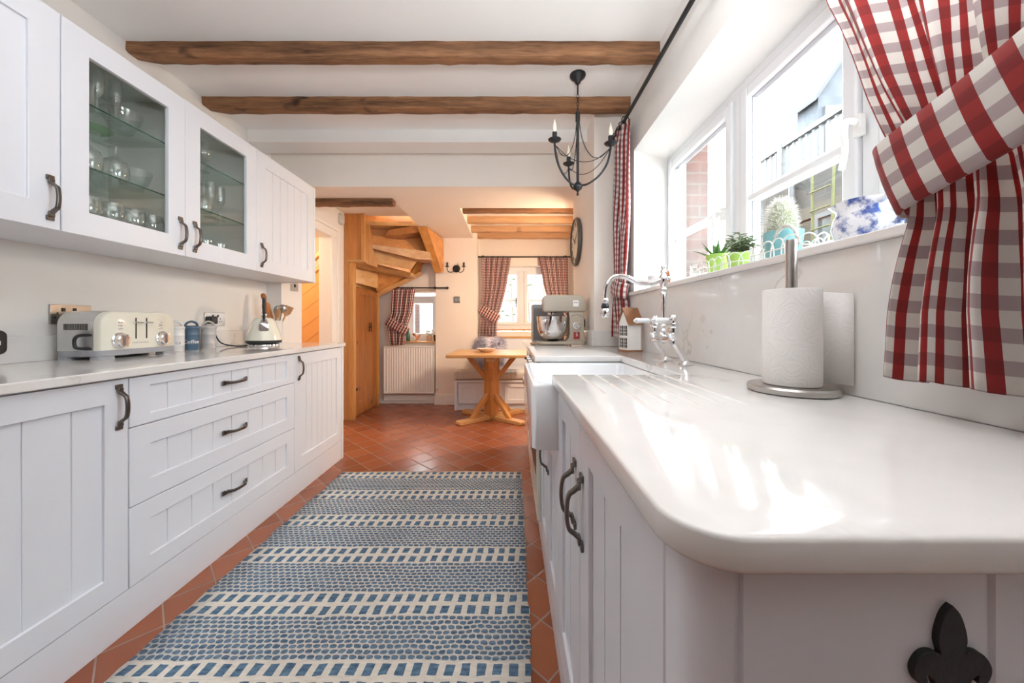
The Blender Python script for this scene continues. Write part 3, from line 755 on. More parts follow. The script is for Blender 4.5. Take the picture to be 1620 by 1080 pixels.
# ================================================================ CURTAINS
def curtain(name_label, M, ztop, zbot, edges, amp, k, W, nz, nu, mat, lift=None, seed=0, group=None, hem=.004, pleat=0.0):
    """M maps local (along rod, out from wall, z) to world"""
    t = thing('curtain', name_label, 'curtain', (M @ Vector((edges(ztop)[0], 0, zbot))), group)
    b = MB(M); uvl = b.bm.loops.layers.uv.new('UVMap'); rnd = random.Random(seed)
    ph = [rnd.uniform(0, 6.28) for _ in range(6)]; G = []; info = {}
    for j in range(nz+1):
        f = j/nz; z = ztop+(zbot-ztop)*f; a, c = edges(z); A = amp(z); row = []
        for i in range(nu+1):
            s = i/nu; q = 2*PI*k*s
            sw = .55*math.sin(z*3.1+ph[3])+.35*math.sin(z*7.3+ph[4])
            d = A*(math.sin(q+ph[0]+sw)+.38*math.sin(q*.47+ph[1]-sw*1.4)+.22*math.sin(q*2.1+ph[2]+z*2))
            if pleat and z > ztop-.09:
                g = (z-(ztop-.09))/.09; d = d*(1-g*.5)+pleat*g*math.sin(q*2+ph[5])
            x = a+(c-a)*s+(c-a)*.010*math.sin(q*1.0+ph[1]+1.3)
            zz = z+(lift(s)*f if lift else 0)+(hem*math.sin(q+ph[0])*f)
            vv = b.v((x, d, zz)); row.append(vv); info[vv] = (s*W, z)
        G.append(row)
    for j in range(nz):
        for i in range(nu):
            f = b.f([G[j][i], G[j][i+1], G[j+1][i+1], G[j+1][i]])
            for l in f.loops: l[uvl].uv = info[l.vert]
    b.build('drape', mat, t, merge=False, smooth=80, solid=.003, normals=False)
    return t
def tieback(par, M, path, hw, mat, nrm=None, upath=None):
    """band whose centre line follows path (local); hw half width; each path point: (x, d, z)"""
    b = MB(M); uvl = b.bm.loops.layers.uv.new('UVMap'); P = smoothpath(path, 7); info = {}; rows = []; L = 0
    mt = P[int(len(P)*.75)]-P[int(len(P)*.42)]; up = Vector((-mt.z, 0, mt.x)); up = (up if up.z > 0 else -up).normalized()
    for i, p in enumerate(P):
        if i: L += (p-P[i-1]).length
        t = (P[min(i+1, len(P)-1)]-P[max(i-1, 0)]); tf = Vector((t.x, 0, t.z))
        row = []
        for q in (-1, -.96, -.5, 0, .5, .96, 1):
            bulge = .004*(1-q*q) if abs(q) < .97 else -.004
            vv = b.v(p+up*(hw*q)+Vector((0, bulge, 0))); row.append(vv); info[vv] = (L, q*hw+.3)
        rows.append(row)
    for a, c in zip(rows, rows[1:]):
        for i in range(6):
            f = b.f([a[i], a[i+1], c[i+1], c[i]])
            for l in f.loops: l[uvl].uv = info[l.vert]
    return b.build('tieback', mat, par, merge=False, smooth=80, solid=.006, normals=False)
# near kitchen curtain (local x = world Y, local d = towards room = -X)
def MR(x): return Matrix(((0, -1, 0, x), (1, 0, 0, 0), (0, 0, 1, 0), (0, 0, 0, 1)))
MN = MR(.694)
def e_near(z):
    far = lerp([.98, 1.10, 1.20, 1.257, 1.33, 1.40, 1.52, 1.66, 1.78, 2.0, 2.3], [.642, .634, .618, .606, .606, .640, .690, .740, .783, .83, .88], z)
    near = lerp([.98, 1.2, 1.36, 1.5, 1.8, 2.3], [.28, .33, .37, .33, .24, .12], z)
    return (near, far)
amp_n = lambda z: lerp([.98, 1.15, 1.27, 1.34, 1.45, 1.7, 2.3], [.026, .026, .017, .014, .021, .026, .024], z)
cn = curtain('large red gingham curtain tied back at the near right of the kitchen window', MN, 2.30, .985, e_near, amp_n, 5.5, 1.15, 70, 150, check, seed=5)
tieback(cn, MN, [(.60, -.035, 1.335), (.628, -.024, 1.333), (.640, .010, 1.330), (.618, .040, 1.336), (.555, .050, 1.350), (.48, .050, 1.372), (.40, .045, 1.405), (.32, .012, 1.45), (.27, -.040, 1.475)], .066, check)
# far kitchen curtain
MF = MR(.705)
def e_far(z):
    a = lerp([.98, 1.2, 1.29, 1.36, 1.5, 1.9, 2.31], [2.15, 2.215, 2.235, 2.23, 2.20, 2.16, 2.14], z)
    c = lerp([.98, 1.2, 1.29, 1.36, 1.5, 1.9, 2.31], [2.40, 2.395, 2.385, 2.395, 2.40, 2.40, 2.385], z)
    return (a, c)
amp_f = lambda z: lerp([.98, 1.2, 1.30, 1.4, 1.7, 2.3], [.028, .024, .017, .020, .026, .018], z)
cf = curtain('red gingham curtain tied back at the far end of the kitchen window', MF, 2.305, .988, e_far, amp_f, 3.2, .75, 60, 90, check_s, seed=11, pleat=.012)
tieback(cf, MF, [(2.25, -.035, 1.27), (2.212, -.02, 1.275), (2.20, .015, 1.28), (2.235, .033, 1.29), (2.31, .036, 1.31), (2.375, .030, 1.335), (2.405, 0, 1.35), (2.405, -.03, 1.355)], .047, check_s)
def rod(name_label, p0, p1, r, brackets, wall_dir, rings=(), finial=True):
    p0, p1 = Vector(p0), Vector(p1); t = thing('curtain_rod', name_label, 'curtain rod', (p0+p1)/2)
    d = (p1-p0).normalized(); m = MB(); m.tube([p0, p1], r, 12); m.build('rod', black_iron, t)
    if finial:
        for e, s in ((p0, -1), (p1, 1)):
            m = MB(); q = e+d*s*.001
            m.tube([q, q+d*s*.006, q+d*s*.010, q+d*s*.020, q+d*s*.034, q+d*s*.040], [r*1.1, r*2.0, r*1.2, r*2.2, r*1.4, .001], 12); m.build('finial', black_iron, t)
    for k, L in brackets:
        q = p0.lerp(p1, k); m = MB(); wd = Vector(wall_dir)
        m.tube([q-d*.008, q+d*.008], r*1.9, 12); m.tube([q, q+wd*L], r*.7, 8); e = q+wd*L
        side = d*.012; up = Vector((0, 0, .03)); a = [e-side-up-wd*.003, e+side-up-wd*.003, e+side+up-wd*.003, e-side+up-wd*.003]
        m.prism(a, wd*.003); m.build('bracket', black_iron, t, merge=False)
    for k in rings:
        q = p0.lerp(p1, k); m = MB(); up = Vector((0, 0, 1)); sd = d.cross(up)
        m.tube([q+up*(math.cos(a)*r*2.1-r*.6)+sd*(math.sin(a)*r*2.1) for a in [2*PI*i/14 for i in range(15)]], r*.32, 6); m.build('ring', black_iron, t)
rod('long black iron curtain rod above the kitchen window', (.700, .14, 2.322), (.700, 2.395, 2.322), .0105, ((.52, .065), (.03, .065), (.965, .065)), (1, 0, 0), [.90, .925, .95, .985])
# ================================================================ LEFT WORKTOP THINGS
WT = .925
def toaster():
    t = thing('toaster', 'cream and grey four slice toaster standing on the left worktop', 'toaster', (-1.86, 1.73, WT))
    R = Matrix.Translation((-1.834, 1.690, WT)) @ Matrix.Rotation(math.radians(4), 4, 'Z')
    # local: X towards room, Y along the wall
    D, L = .085, .182
    def prof(s): # rounded hood profile in (y, z)
        pts = [(-L, .040), (-L, .125)]; rr = .06
        for i in range(9):
            a = PI-PI/2*i/8; pts.append((-L+rr+rr*math.cos(a), .150+rr*math.sin(a)))
        for i in range(9):
            a = PI/2-PI/2*i/8; pts.append((L-rr+rr*math.cos(a), .150+rr*math.sin(a)))
        pts += [(L, .125), (L, .040)]; return pts
    pr = prof(1)
    sc_ = lambda k, x: [(x, y*k, .04+(z-.04)*k) for y, z in pr]
    m = MB(R); m.loft([sc_(1.0, -D), sc_(1.0, D-.028)]); m.build('hood', toast_side, t, smooth=30)
    m = MB(R); m.loft([sc_(1.0, D-.028), sc_(1.0, D-.010), sc_(.985, D-.003), sc_(.965, D)]); face = m.build('front', cream, t, smooth=50)
    m = MB(R); m.loft([[(x, y, z) for x, y in rrect(-D-.006, D+.006, -L-.006, L+.006, .025)] for z in (.014, .040)]); base = m.build('base', grey_pl, t, bevel=.003)
    for sx in (-1, 1):
        for sy in (-1, 1):
            m = MB(R); m.loft([[(sx*(D-.022)+x*k, sy*(L-.03)+y*k, z) for x, y in rrect(-.026, .026, -.036, .036, .016)] for z, k in ((0, 1.0), (.018, .9))]); m.build('foot', grey_pl, base)
    for k, y in enumerate((-.105, .105)):
        m = MB(R @ Matrix.Translation((D, y, .080)) @ Matrix.Rotation(PI/2, 4, 'Y'))
        m.lathe([(.036, 0), (.036, .004), (.032, .008), (.029, .009), (.028, .022), (.024, .026), (0, .027)], 28); m.box(-.026, .026, -.006, .006, .024, .034); m.build('browning_knob', chrome, face, smooth=30, merge=False)
    for y in (-.028, .024):
        m = MB(R); m.box(D-.002, D+.0012, y-.003, y+.003, .085, .182); m.build('lever_slot', black_pl, face)
        m = MB(R @ Matrix.Translation((D+.012, y, .160))); m.ball((0, 0, 0), (.014, .021, .005), 14, 8); m.build('lever', chrome, face)
    for y in (-.10, .098):
        for z in (.160, .146, .132):
            m = MB(R @ Matrix.Translation((D, y, z))); m.ball((0, 0, 0), (.003, .013, .0048), 12, 6); m.build('button', chrome, face)
    # side vent facing the camera
    m = MB(R)
    m.loft([[(x, -L-.0015, .140+z) for x, z in rrect(-.070, .050, -.020, .022, .019)], [(x, -L+.002, .140+z) for x, z in rrect(-.070, .050, -.020, .022, .019)]]); vent = m.build('vent_plate', toast_side, t, bevel=.001)
    for i in range(15):
        x = -.058+i*.0064; m = MB(R); m.box(x, x+.0034, -L-.0025, -L-.001, .128, .154); m.build('vent_slot', dark_in, vent)
    # cord cleat / tray handle, black rounded loop low on the side
    m = MB(R); m.tube(smoothpath([(.056, -L+.01, .106), (.020, -L-.012, .106), (.006, -L-.020, .094), (.004, -L-.020, .066), (.013, -L-.016, .052), (.056, -L+.01, .048)]), .0065, 8); m.build('side_handle', black_pl, t)
    for y in (-.11, -.04, .04, .11):
        m = MB(R); m.box(-.07, .055, y-.014, y+.014, .2085, .2105); m.build('bread_slot', black_pl, t)
    m = MB(R); text_into(m, 'MORPHY RICHARDS', .0085, Matrix(((0, 0, 1, D+.0002), (1, 0, 0, -.005), (0, 1, 0, .066), (0, 0, 0, 1))), .0002); m.build('lettering', grey_pl, face)
toaster()
def canister(x, y, mat, word, label, wcol):
    t = thing('canister', label, 'canister', (x, y, WT), 'storage canisters beside the toaster')
    m = MB(Matrix.Translation((x, y, WT))); m.lathe([(.035, 0), (.037, .004), (.037, .03), (.038, .032), (.037, .034), (.037, .085), (.038, .087), (.037, .089), (.037, .118), (.039, .122), (.037, .126), (.03, .126)], 28); bd = m.build('body', mat, t)
    m = MB(Matrix.Translation((x, y, WT+.126))); m.lathe([(.040, 0), (.040, .006), (.036, .012), (.018, .017), (0, .018)], 28); lid = m.build('lid', mat, t)
    m = MB(Matrix.Translation((x, y, WT+.137))); P = smoothpath([(-.028, 0, -.002), (-.022, 0, .018), (0, 0, .029), (.022, 0, .018), (.028, 0, -.002)]); m.M = m.M @ Matrix.Rotation(math.radians(55), 4, 'Z'); m.tube(P, .0065, 8, flat=1.5); m.build('lid_handle', mat, lid)
    if word:
        a = math.atan2(-y, -x)
        m = MB(); M = Matrix.Translation((x, y, WT+.047)) @ Matrix.Rotation(a+PI/2, 4, 'Z') @ Matrix.Translation((0, -.0375, 0)) @ Matrix.Rotation(PI/2, 4, 'X')
        text_into(m, word, .030, M, .0006, bend=.0375); m.build('lettering', wcol, bd)
canister(-1.885, 2.015, white_pot, 'Tea', 'white lidded canister half hidden by the toaster, grey lettering', grey_pl)
canister(-1.880, 2.107, blue_pot, 'Coffee', 'blue lidded coffee canister with white lettering between two paler canisters', white_pl)
canister(-1.868, 2.212, grey_pot, None, 'plain grey lidded canister nearest the plug socket', None)
def kettle():
    cx, cy = -1.668, 2.42
    t = thing('kettle', 'cream pyramid kettle with a black handle on the left worktop', 'kettle', (cx, cy, WT)); T = Matrix.Translation((cx, cy, WT))
    m = MB(T); m.lathe([(.088, 0), (.092, .006), (.090, .014), (.08, .018)], 32); m.build('power_base', chrome, t)
    m = MB(T); m.lathe([(.084, .018), (.100, .022), (.104, .030), (.103, .040)], 32); m.build('band', black_pl, t)
    m = MB(T); m.lathe([(.103, .040), (.106, .043), (.105, .050), (.088, .105), (.070, .155), (.058, .180), (.050, .188), (.030, .192), (0, .193)], 36); body = m.build('body', cream, t, smooth=50)
    d = Vector((-cx, -cy, 0)).normalized(); Rz = Matrix.Rotation(math.atan2(d.y, d.x), 4, 'Z')
    m = MB(T @ Rz); m.loft([[(.058+0*0, y*1.0, .165+z) for y, z in rrect(-.016, .016, -.002, .018, .007, 4)], [(.072, y*1.25, .145+z) for y, z in rrect(-.018, .018, -.014, .022, .008, 4)], [(.088, y*1.5, .128+z*1.1) for y, z in rrect(-.018, .018, -.022, .026, .009, 4)]]); m.build('spout', chrome, t, smooth=60)
    m = MB(T); m.lathe([(.020, .192), (.018, .200), (.010, .206), (0, .207)], 16); m.build('lid_knob', chrome, t)
    m = MB(T @ Rz); m.tube(smoothpath([(.052, 0, .180), (.058, 0, .235), (.050, 0, .290), (.018, 0, .318), (-.030, 0, .312), (-.062, 0, .275), (-.072, 0, .21), (-.066, 0, .165)]), [.008]*8+[.0105]*30+[.009]*5, 10); m.build('handle', black_pl, t)
    for s in (-1, 1):
        m = MB(T @ Rz @ Matrix.Translation((.040, s*.012, .212)) @ Matrix.Rotation(s*PI/2, 4, 'X')); m.lathe([(.009, -.004), (.009, .014), (.006, .016), (0, .0165)], 12); m.build('handle_pivot', chrome, t)
    m = MB(); m.tube(smoothpath([(cx-.09, cy-.03, WT+.006), (-1.80, 2.34, WT+.006), (-1.885, 2.325, WT+.03), (-1.925, 2.32, WT+.11), (-1.925, 2.318, WT+.155)]), .0042, 8); m.build('cord', black_pl, t)
    m = MB(); m.box(-1.952, -1.912, 2.295, 2.342, WT+.150, WT+.200); m.build('plug', black_pl, t, bevel=.008, seg=3)
kettle()
def socket(y0, y1, z0, z1, x, label, switchy, holes):
    t = thing('wall_socket', label, 'socket', (x, (y0+y1)/2, (z0+z1)/2))
    m = MB(); m.box(x, x+.008, y0, y1, z0, z1); pl = m.build('face_plate', steel, t, bevel=.002)
    for yy in switchy:
        m = MB(); m.box(x+.008, x+.0115, yy-.006, yy+.006, z1-.030, z1-.014); m.build('switch', black_pl, pl, bevel=.001)
    for yy in holes:
        m = MB()
        m.box(x+.0078, x+.0086, yy-.003, yy+.003, z0+.042, z0+.052); m.box(x+.0078, x+.0086, yy-.013, yy-.005, z0+.026, z0+.032); m.box(x+.0078, x+.0086, yy+.005, yy+.013, z0+.026, z0+.032); m.build('pin_holes', dark_in, pl, merge=False)
socket(2.285, 2.445, 1.062, 1.150, -1.9595, 'brushed steel double socket holding the black kettle plug', (2.345, 2.385), (2.405,))
socket(1.515, 1.665, 1.078, 1.163, -1.9595, 'brushed steel double socket partly hidden behind the toaster', (1.56, 1.60), (1.54, 1.62))
t = thing('light_switch', 'steel light switch on the white pier by the hall doorway', 'switch', (-1.839, 3.04, 1.40))
m = MB(); m.box(-1.8395, -1.832, 2.99, 3.09, 1.352, 1.442); pl = m.build('face_plate', steel, t, bevel=.002); m = MB(); m.box(-1.832, -1.827, 3.03, 3.05, 1.385, 1.410); m.build('rocker', black_pl, pl, bevel=.001)
t = thing('plug_adaptor', 'rounded black plug on the wall at the left edge of the picture', 'plug', (-1.93, 1.312, 1.01))
m = MB(); m.loft([[(x, 1.312+y, 1.010+z) for y, z in rrect(-.05, .05, -.046, .046, .022)] for x in (-1.9395, -1.915)]); bdy = m.build('body', black_pl, t, bevel=.004); m = MB(); m.box(-1.916, -1.9135, 1.325, 1.342, 1.0, 1.016); m.build('indicator', white_pl, bdy)
# utensil jar
def utensils():
    cx, cy = -1.785, 2.70
    t = thing('utensil_jar', 'white jar behind the kettle holding kitchen utensils', 'jar', (cx, cy, WT)); m = MB(Matrix.Translation((cx, cy, WT)))
    m.lathe([(.052, 0), (.056, .004), (.056, .165), (.059, .170), (.056, .175), (.050, .172), (.050, .012), (0, .010)], 28, cap1=True); m.build('body', white_pot, t)
    def stick(name, label, cat, base, top, r, mat, head):
        o = thing(name, label, cat, (cx+base[0], cy+base[1], WT+.014)); a = Vector((cx+base[0], cy+base[1], WT+.014)); c = Vector((cx+top[0], cy+top[1], WT+top[2])); dd = (c-a).normalized()
        mm = MB(); mm.tube([a, c], r, 8); mm.build('handle', mat, o)
        Q = Matrix.Translation(c) @ dd.to_track_quat('Z', 'X').to_matrix().to_4x4()
        mm = MB(Q)
        if head == 'spoon': mm.ball((0, 0, .028), (.024, .007, .036), 14, 8)
        elif head == 'spatula': mm.loft([[(x, y, z) for x, y in rrect(-w_, w_, -.003, .003, .002, 2)] for z, w_ in ((-.005, .008), (.02, .026), (.075, .030))])
        elif head == 'ladle': mm.ball((0, .012, .03), (.030, .018, .034), 14, 8)
        elif head == 'whisk':
            for k in range(5): mm.tube([Vector((.022*math.sin(PI*i/10)*math.cos(k*PI/5), .022*math.sin(PI*i/10)*math.sin(k*PI/5), .08*i/10)) for i in range(11)], .0012, 5)
        mm.build('head', mat, o, smooth=60, merge=False)
    stick('wooden_spoon', 'pale wooden spoon leaning right in the utensil jar', 'spoon', (.0, -.01), (.03, -.01, .20), .006, spoonwood, 'spoon')
    stick('wooden_spatula', 'flat brown wooden spatula leaning furthest right in the utensil jar', 'spatula', (-.02, .01), (.055, .05, .215), .006, spoonwood, 'spatula')
    stick('ladle', 'metal ladle with a dark rim leaning right in the utensil jar', 'ladle', (-.015, .02), (.04, .03, .235), .004, steel, 'ladle')
    stick('serving_spoon', 'small shiny serving spoon in the middle of the utensil jar', 'spoon', (-.01, -.0), (.012, .012, .225), .004, steel, 'spoon')
    stick('whisk', 'black handled wire tool leaning left in the utensil jar', 'whisk', (.02, .0), (-.045, -.02, .23), .005, black_pl, 'whisk')
    o = thing('rolling_pin', 'brown wooden rolling pin standing upright in the utensil jar', 'rolling pin', (cx-.012, cy-.018, WT+.02))
    Q = Matrix.Translation((cx+.022, cy-.014, WT+.016)) @ Matrix.Rotation(math.radians(-15), 4, 'Y')
    mm = MB(Q); mm.lathe([(.024, 0), (.026, .004), (.026, .285), (.020, .300)], 20); mm.build('roller', rollwood, o)
    mm = MB(Q); mm.lathe([(.010, .300), (.010, .312), (.016, .330), (.018, .350), (.015, .368), (.006, .376), (0, .377)], 16); mm.build('handle', rollwood, o)
utensils()
# ================================================================ GLASSWARE
def lathe_mesh(name, prof, mat=None, n=18):
    m = MB(); m.lathe(prof, n, cap0=False, cap1=False); o = m.build(name, mat or wine_m, smooth=60); me = o.data; bpy.data.objects.remove(o); return me
wine = lathe_mesh('wine_glass', [(.0, 0), (.032, .001), (.031, .003), (.006, .007), (.0035, .015), (.0035, .075), (.008, .082), (.026, .098), (.036, .122), (.037, .145), (.030, .185), (.029, .185), (.036, .145), (.035, .122), (.025, .100), (.0, .087)])
goblet = lathe_mesh('goblet', [(0, 0), (.034, .001), (.033, .003), (.007, .008), (.005, .018), (.005, .05), (.012, .058), (.036, .075), (.044, .105), (.042, .135), (.036, .160), (.035, .160), (.041, .135), (.043, .105), (.035, .077), (0, .062)])
tumbler = lathe_mesh('tumbler', [(0, 0), (.030, 0), (.032, .004), (.037, .10), (.036, .10), (.031, .010), (0, .010)])
cutglass = lathe_mesh('cut_glass_bowl', [(0, 0), (.035, 0), (.036, .006), (.050, .03), (.062, .065), (.066, .085), (.064, .085), (.058, .064), (.045, .03), (.03, .010), (0, .008)], n=14)
flute = lathe_mesh('champagne_flute', [(0, 0), (.030, .001), (.029, .003), (.005, .007), (.0035, .015), (.0035, .07), (.010, .078), (.022, .11), (.025, .15), (.022, .205), (.021, .205), (.024, .15), (.020, .11), (0, .082)])
def put(me, name, label, cat, x, y, z, group, s=1.0, flip=0, rz=0):
    o = bpy.data.objects.new(name, me); C.objects.link(o); o.scale = (s, s, s)
    o.location = (x, y, z+flip*s); o.rotation_euler = (PI if flip else 0, 0, rz); return props(o, label, cat, group)
ZB, ZM, ZTp = UZ0+.0196, 1.689+.0005, 1.935+.0005
rnd = random.Random(4)
# left glazed door
for i, y in enumerate((1.335, 1.425, 1.515, 1.605, 1.688)):
    put(goblet, 'goblet', 'clear round goblet in the front row, bottom shelf, behind the left glazed door', 'glass', -1.685+rnd.uniform(-.006, .006), y, ZB, 'goblets, bottom shelf, left glazed door', rz=i)
for i, y in enumerate((1.33, 1.42, 1.51, 1.60, 1.685)):
    put(wine, 'wine_glass', 'clear wine glass in the back row on the bottom shelf behind the left glazed door', 'glass', -1.80, y, ZB, 'wine glasses, bottom shelf, left glazed door', rz=i)
for i, y in enumerate((1.33, 1.43, 1.53)):
    put(goblet, 'goblet', 'large clear goblet upside down on the middle shelf behind the left glazed door', 'glass', -1.69, y, ZM, 'upturned goblets, left glazed door', s=1.0, flip=.160, rz=i)
for i, y in enumerate((1.32, 1.41, 1.50)):
    put(wine, 'wine_glass', 'clear wine glass upside down in the back row, middle shelf, left glazed door', 'glass', -1.81, y, ZM, 'upturned wine glasses, left glazed door', flip=.185, rz=i)
put(cutglass, 'cut_glass_bowl', 'cut glass bowl on the middle shelf behind the left glazed door', 'bowl', -1.72, 1.63, ZM, None)
put(cutglass, 'cut_glass_bowl', 'smaller cut glass bowl behind the larger one, middle shelf, left glazed door', 'bowl', -1.85, 1.63, ZM, None, s=.9)
put(cutglass, 'cut_glass_bowl', 'tall cut glass bowl on the top shelf behind the left glazed door', 'bowl', -1.74, 1.60, ZTp, None, s=1.05)
gg = thin_glass('green_glass', tint=(.45, .85, .30), lo=.08, hi=.5)
gd = lathe_mesh('glass_dish', [(0, 0), (.04, 0), (.055, .010), (.060, .022), (.058, .022), (.05, .011), (.03, .005), (0, .004)], gg)
put(gd, 'glass_dish', 'shallow green glass dish beside cut glass on the top shelf of the left glazed door', 'dish', -1.86, 1.60, ZTp, None)
for i, (x, y) in enumerate(((-1.70, 1.33), (-1.70, 1.42), (-1.81, 1.37))):
    put(tumbler, 'tumbler', 'clear straight tumbler on the top shelf behind the left glazed door', 'glass', x, y, ZTp, 'tumblers, top shelf, left glazed door', rz=i)
for i, (x, y) in enumerate(((-1.885, 1.36), (-1.885, 1.46), (-1.885, 1.56), (-1.885, 1.65))):
    put(tumbler, 'tumbler', 'clear tumbler at the very back of the bottom shelf behind the left glazed door', 'glass', x, y, ZB, 'tumblers at the back, bottom shelf, left glazed door', rz=i)
for i, y in enumerate((1.46, 1.53)):
    put(flute, 'champagne_flute', 'clear champagne flute near the middle of the top shelf behind the left glazed door', 'glass', -1.69, y, ZTp, 'champagne flutes, left glazed door', s=.9, rz=i)
# right glazed door
for i, y in enumerate((2.10, 2.17)):
    put(tumbler, 'tumbler', 'clear tumbler at the far right of the bottom shelf behind the right glazed door', 'glass', -1.78, y, ZB, 'tumblers at the far right, right glazed door', rz=i)
for i, y in enumerate((1.79, 1.88, 1.97)):
    put(tumbler, 'tumbler', 'clear tumbler in the back row, middle shelf, behind the right glazed door', 'glass', -1.83, y, ZM, 'tumblers, back row, middle shelf, right glazed door', rz=i)
for i, y in enumerate((1.80, 1.89, 1.98, 2.07)):
    put(tumbler, 'tumbler', 'clear tumbler in the front row on the bottom shelf behind the right glazed door', 'glass', -1.69, y, ZB, 'tumblers, bottom shelf, right glazed door', s=1.1, rz=i)
for i, y in enumerate((1.81, 1.90, 1.99)):
    put(goblet, 'goblet', 'clear goblet in the back row on the bottom shelf behind the right glazed door', 'glass', -1.81, y, ZB, 'goblets, bottom shelf, right glazed door', rz=i)
for i, y in enumerate((1.80, 1.89, 1.97)):
    put(goblet, 'goblet', 'clear stemmed goblet on the middle shelf behind the right glazed door', 'glass', -1.69, y, ZM, 'goblets, middle shelf, right glazed door', s=.97, flip=.160, rz=i)
for i, y in enumerate((2.06, 2.13)):
    put(flute, 'champagne_flute', 'tall clear champagne flute on the middle shelf behind the right glazed door', 'glass', -1.73, y, ZM, 'champagne flutes, right glazed door', rz=i)
for i, y in enumerate((1.81, 1.91)):
    put(wine, 'wine_glass', 'clear wine glass on the top shelf behind the right glazed door', 'glass', -1.70, y, ZTp, 'wine glasses, top shelf, right glazed door', flip=0, rz=i)
put(goblet, 'goblet', 'single clear goblet at the far end of the top shelf behind the right glazed door', 'glass', -1.74, 2.02, ZTp, None)
# ================================================================ RIGHT WORKTOP THINGS
def tap():
    y1, y2, x0 = 1.335, 1.505, .610
    t = thing('mixer_tap', 'chrome bridge mixer tap with white lever handles behind the sink', 'tap', (.64, 1.42, WT)); ym = (y1+y2)/2
    for y in (y1, y2):
        m = MB(); T = Matrix.Translation
        m.M = T((.655, y, WT)); m.lathe([(.028, 0), (.028, .003), (.022, .006), (.014, .012), (.012, .02)], 20); m.M = Matrix.Identity(4)
        m.tube([(.655, y, WT+.008), (.637, y, WT+.045), (x0+.004, y, WT+.082)], [.0115, .0115, .0125], 14)
        m.build('tap_leg', chrome, t, smooth=50, merge=False)
        m = MB(T((x0, y, WT+.078))); m.lathe([(.012, 0), (.017, .004), (.017, .014), (.012, .018), (.013, .022), (.019, .036), (.020, .060), (.017, .066), (.021, .070), (.021, .076), (.015, .080), (.014, .100), (.016, .103), (.012, .110), (0, .112)], 18); m.build('valve', chrome, t)
        a = Vector((-.92, -.38, 0)) if y == y1 else Vector((-.95, -.30, 0)); a.normalize(); q = Vector((x0, y, WT+.168))
        m = MB(); m.tube([q, q+a*.024, q+a*.030], [.009, .008, .011], 12); m.ball(q, .0145, 12, 8); lv = m.build('lever', chrome, t, merge=False)
        m = MB(); m.tube([q+a*.030, q+a*.036, q+a*.055, q+a*.092, q+a*.096], [.008, .0100, .0095, .0115, .009], 14); m.build('lever_grip', ceramic, lv, label='white porcelain grip'); 
        m = MB(); m.ball(q+a*.100, .007, 10, 6); m.build('lever_tip', chrome, lv)
    m = MB(); m.tube([(x0, y1+.012, WT+.092), (x0, ym-.02, WT+.092), (x0, ym, WT+.092), (x0, ym+.02, WT+.092), (x0, y2-.012, WT+.092)], [.0105, .0105, .016, .0105, .0105], 14); m.build('bridge', chrome, t)
    m = MB(Matrix.Translation((x0, ym, WT+.080))); m.lathe([(.012, 0), (.018, .004), (.019, .026), (.013, .032), (.017, .040), (.017, .046), (.011, .054), (.010, .064), (.013, .068), (.0095, .074), (.0115, .15), (.0135, .19), (.010, .198), (.015, .206), (.015, .212), (.010, .220), (.014, .232), (.018, .246), (.018, .258), (.013, .268), (.009, .274), (.014, .281), (.010, .289), (.006, .293), (.010, .300), (.007, .307), (0, .310)], 20); m.build('column', chrome, t)
    m = MB()
    for dy in (-1, 1): m.tube([(x0, ym, WT+.332), (x0+.004, ym+dy*.028, WT+.332)], [.006, .0065], 10); m.ball((x0+.004, ym+dy*.034, WT+.332), .0085, 12, 8)
    m.build('cross_handle', chrome, t, merge=False)
    P = smoothpath([(x0-.012, ym, WT+.330), (x0-.05, ym, WT+.318), (x0-.10, ym+.004, WT+.320), (x0-.15, ym+.006, WT+.342), (x0-.195, ym+.008, WT+.342), (x0-.222, ym+.010, WT+.310), (x0-.228, ym+.012, WT+.272), (x0-.229, ym+.012, WT+.256)], 6)
    m = MB(); m.tube(P, .0105, 14); m.build('spout', chrome, t)
    e = P[-1]
    m = MB(Matrix.Translation((e.x, e.y, e.z-.075))); m.lathe([(.013, 0), (.017, .002), (.020, .014), (.019, .030), (.014, .036)], 18); m.build('spray_head', chrome, t)
    m = MB(Matrix.Translation((e.x, e.y, e.z-.040))); m.lathe([(.015, 0), (.016, .010), (.011, .022)], 16); m.build('spray_collar', black_pl, t)
    m = MB(Matrix.Translation((e.x, e.y, e.z-.019))); m.lathe([(.012, 0), (.015, .006), (.015, .014), (.0105, .020)], 16); m.build('spout_nut', chrome, t)
tap()
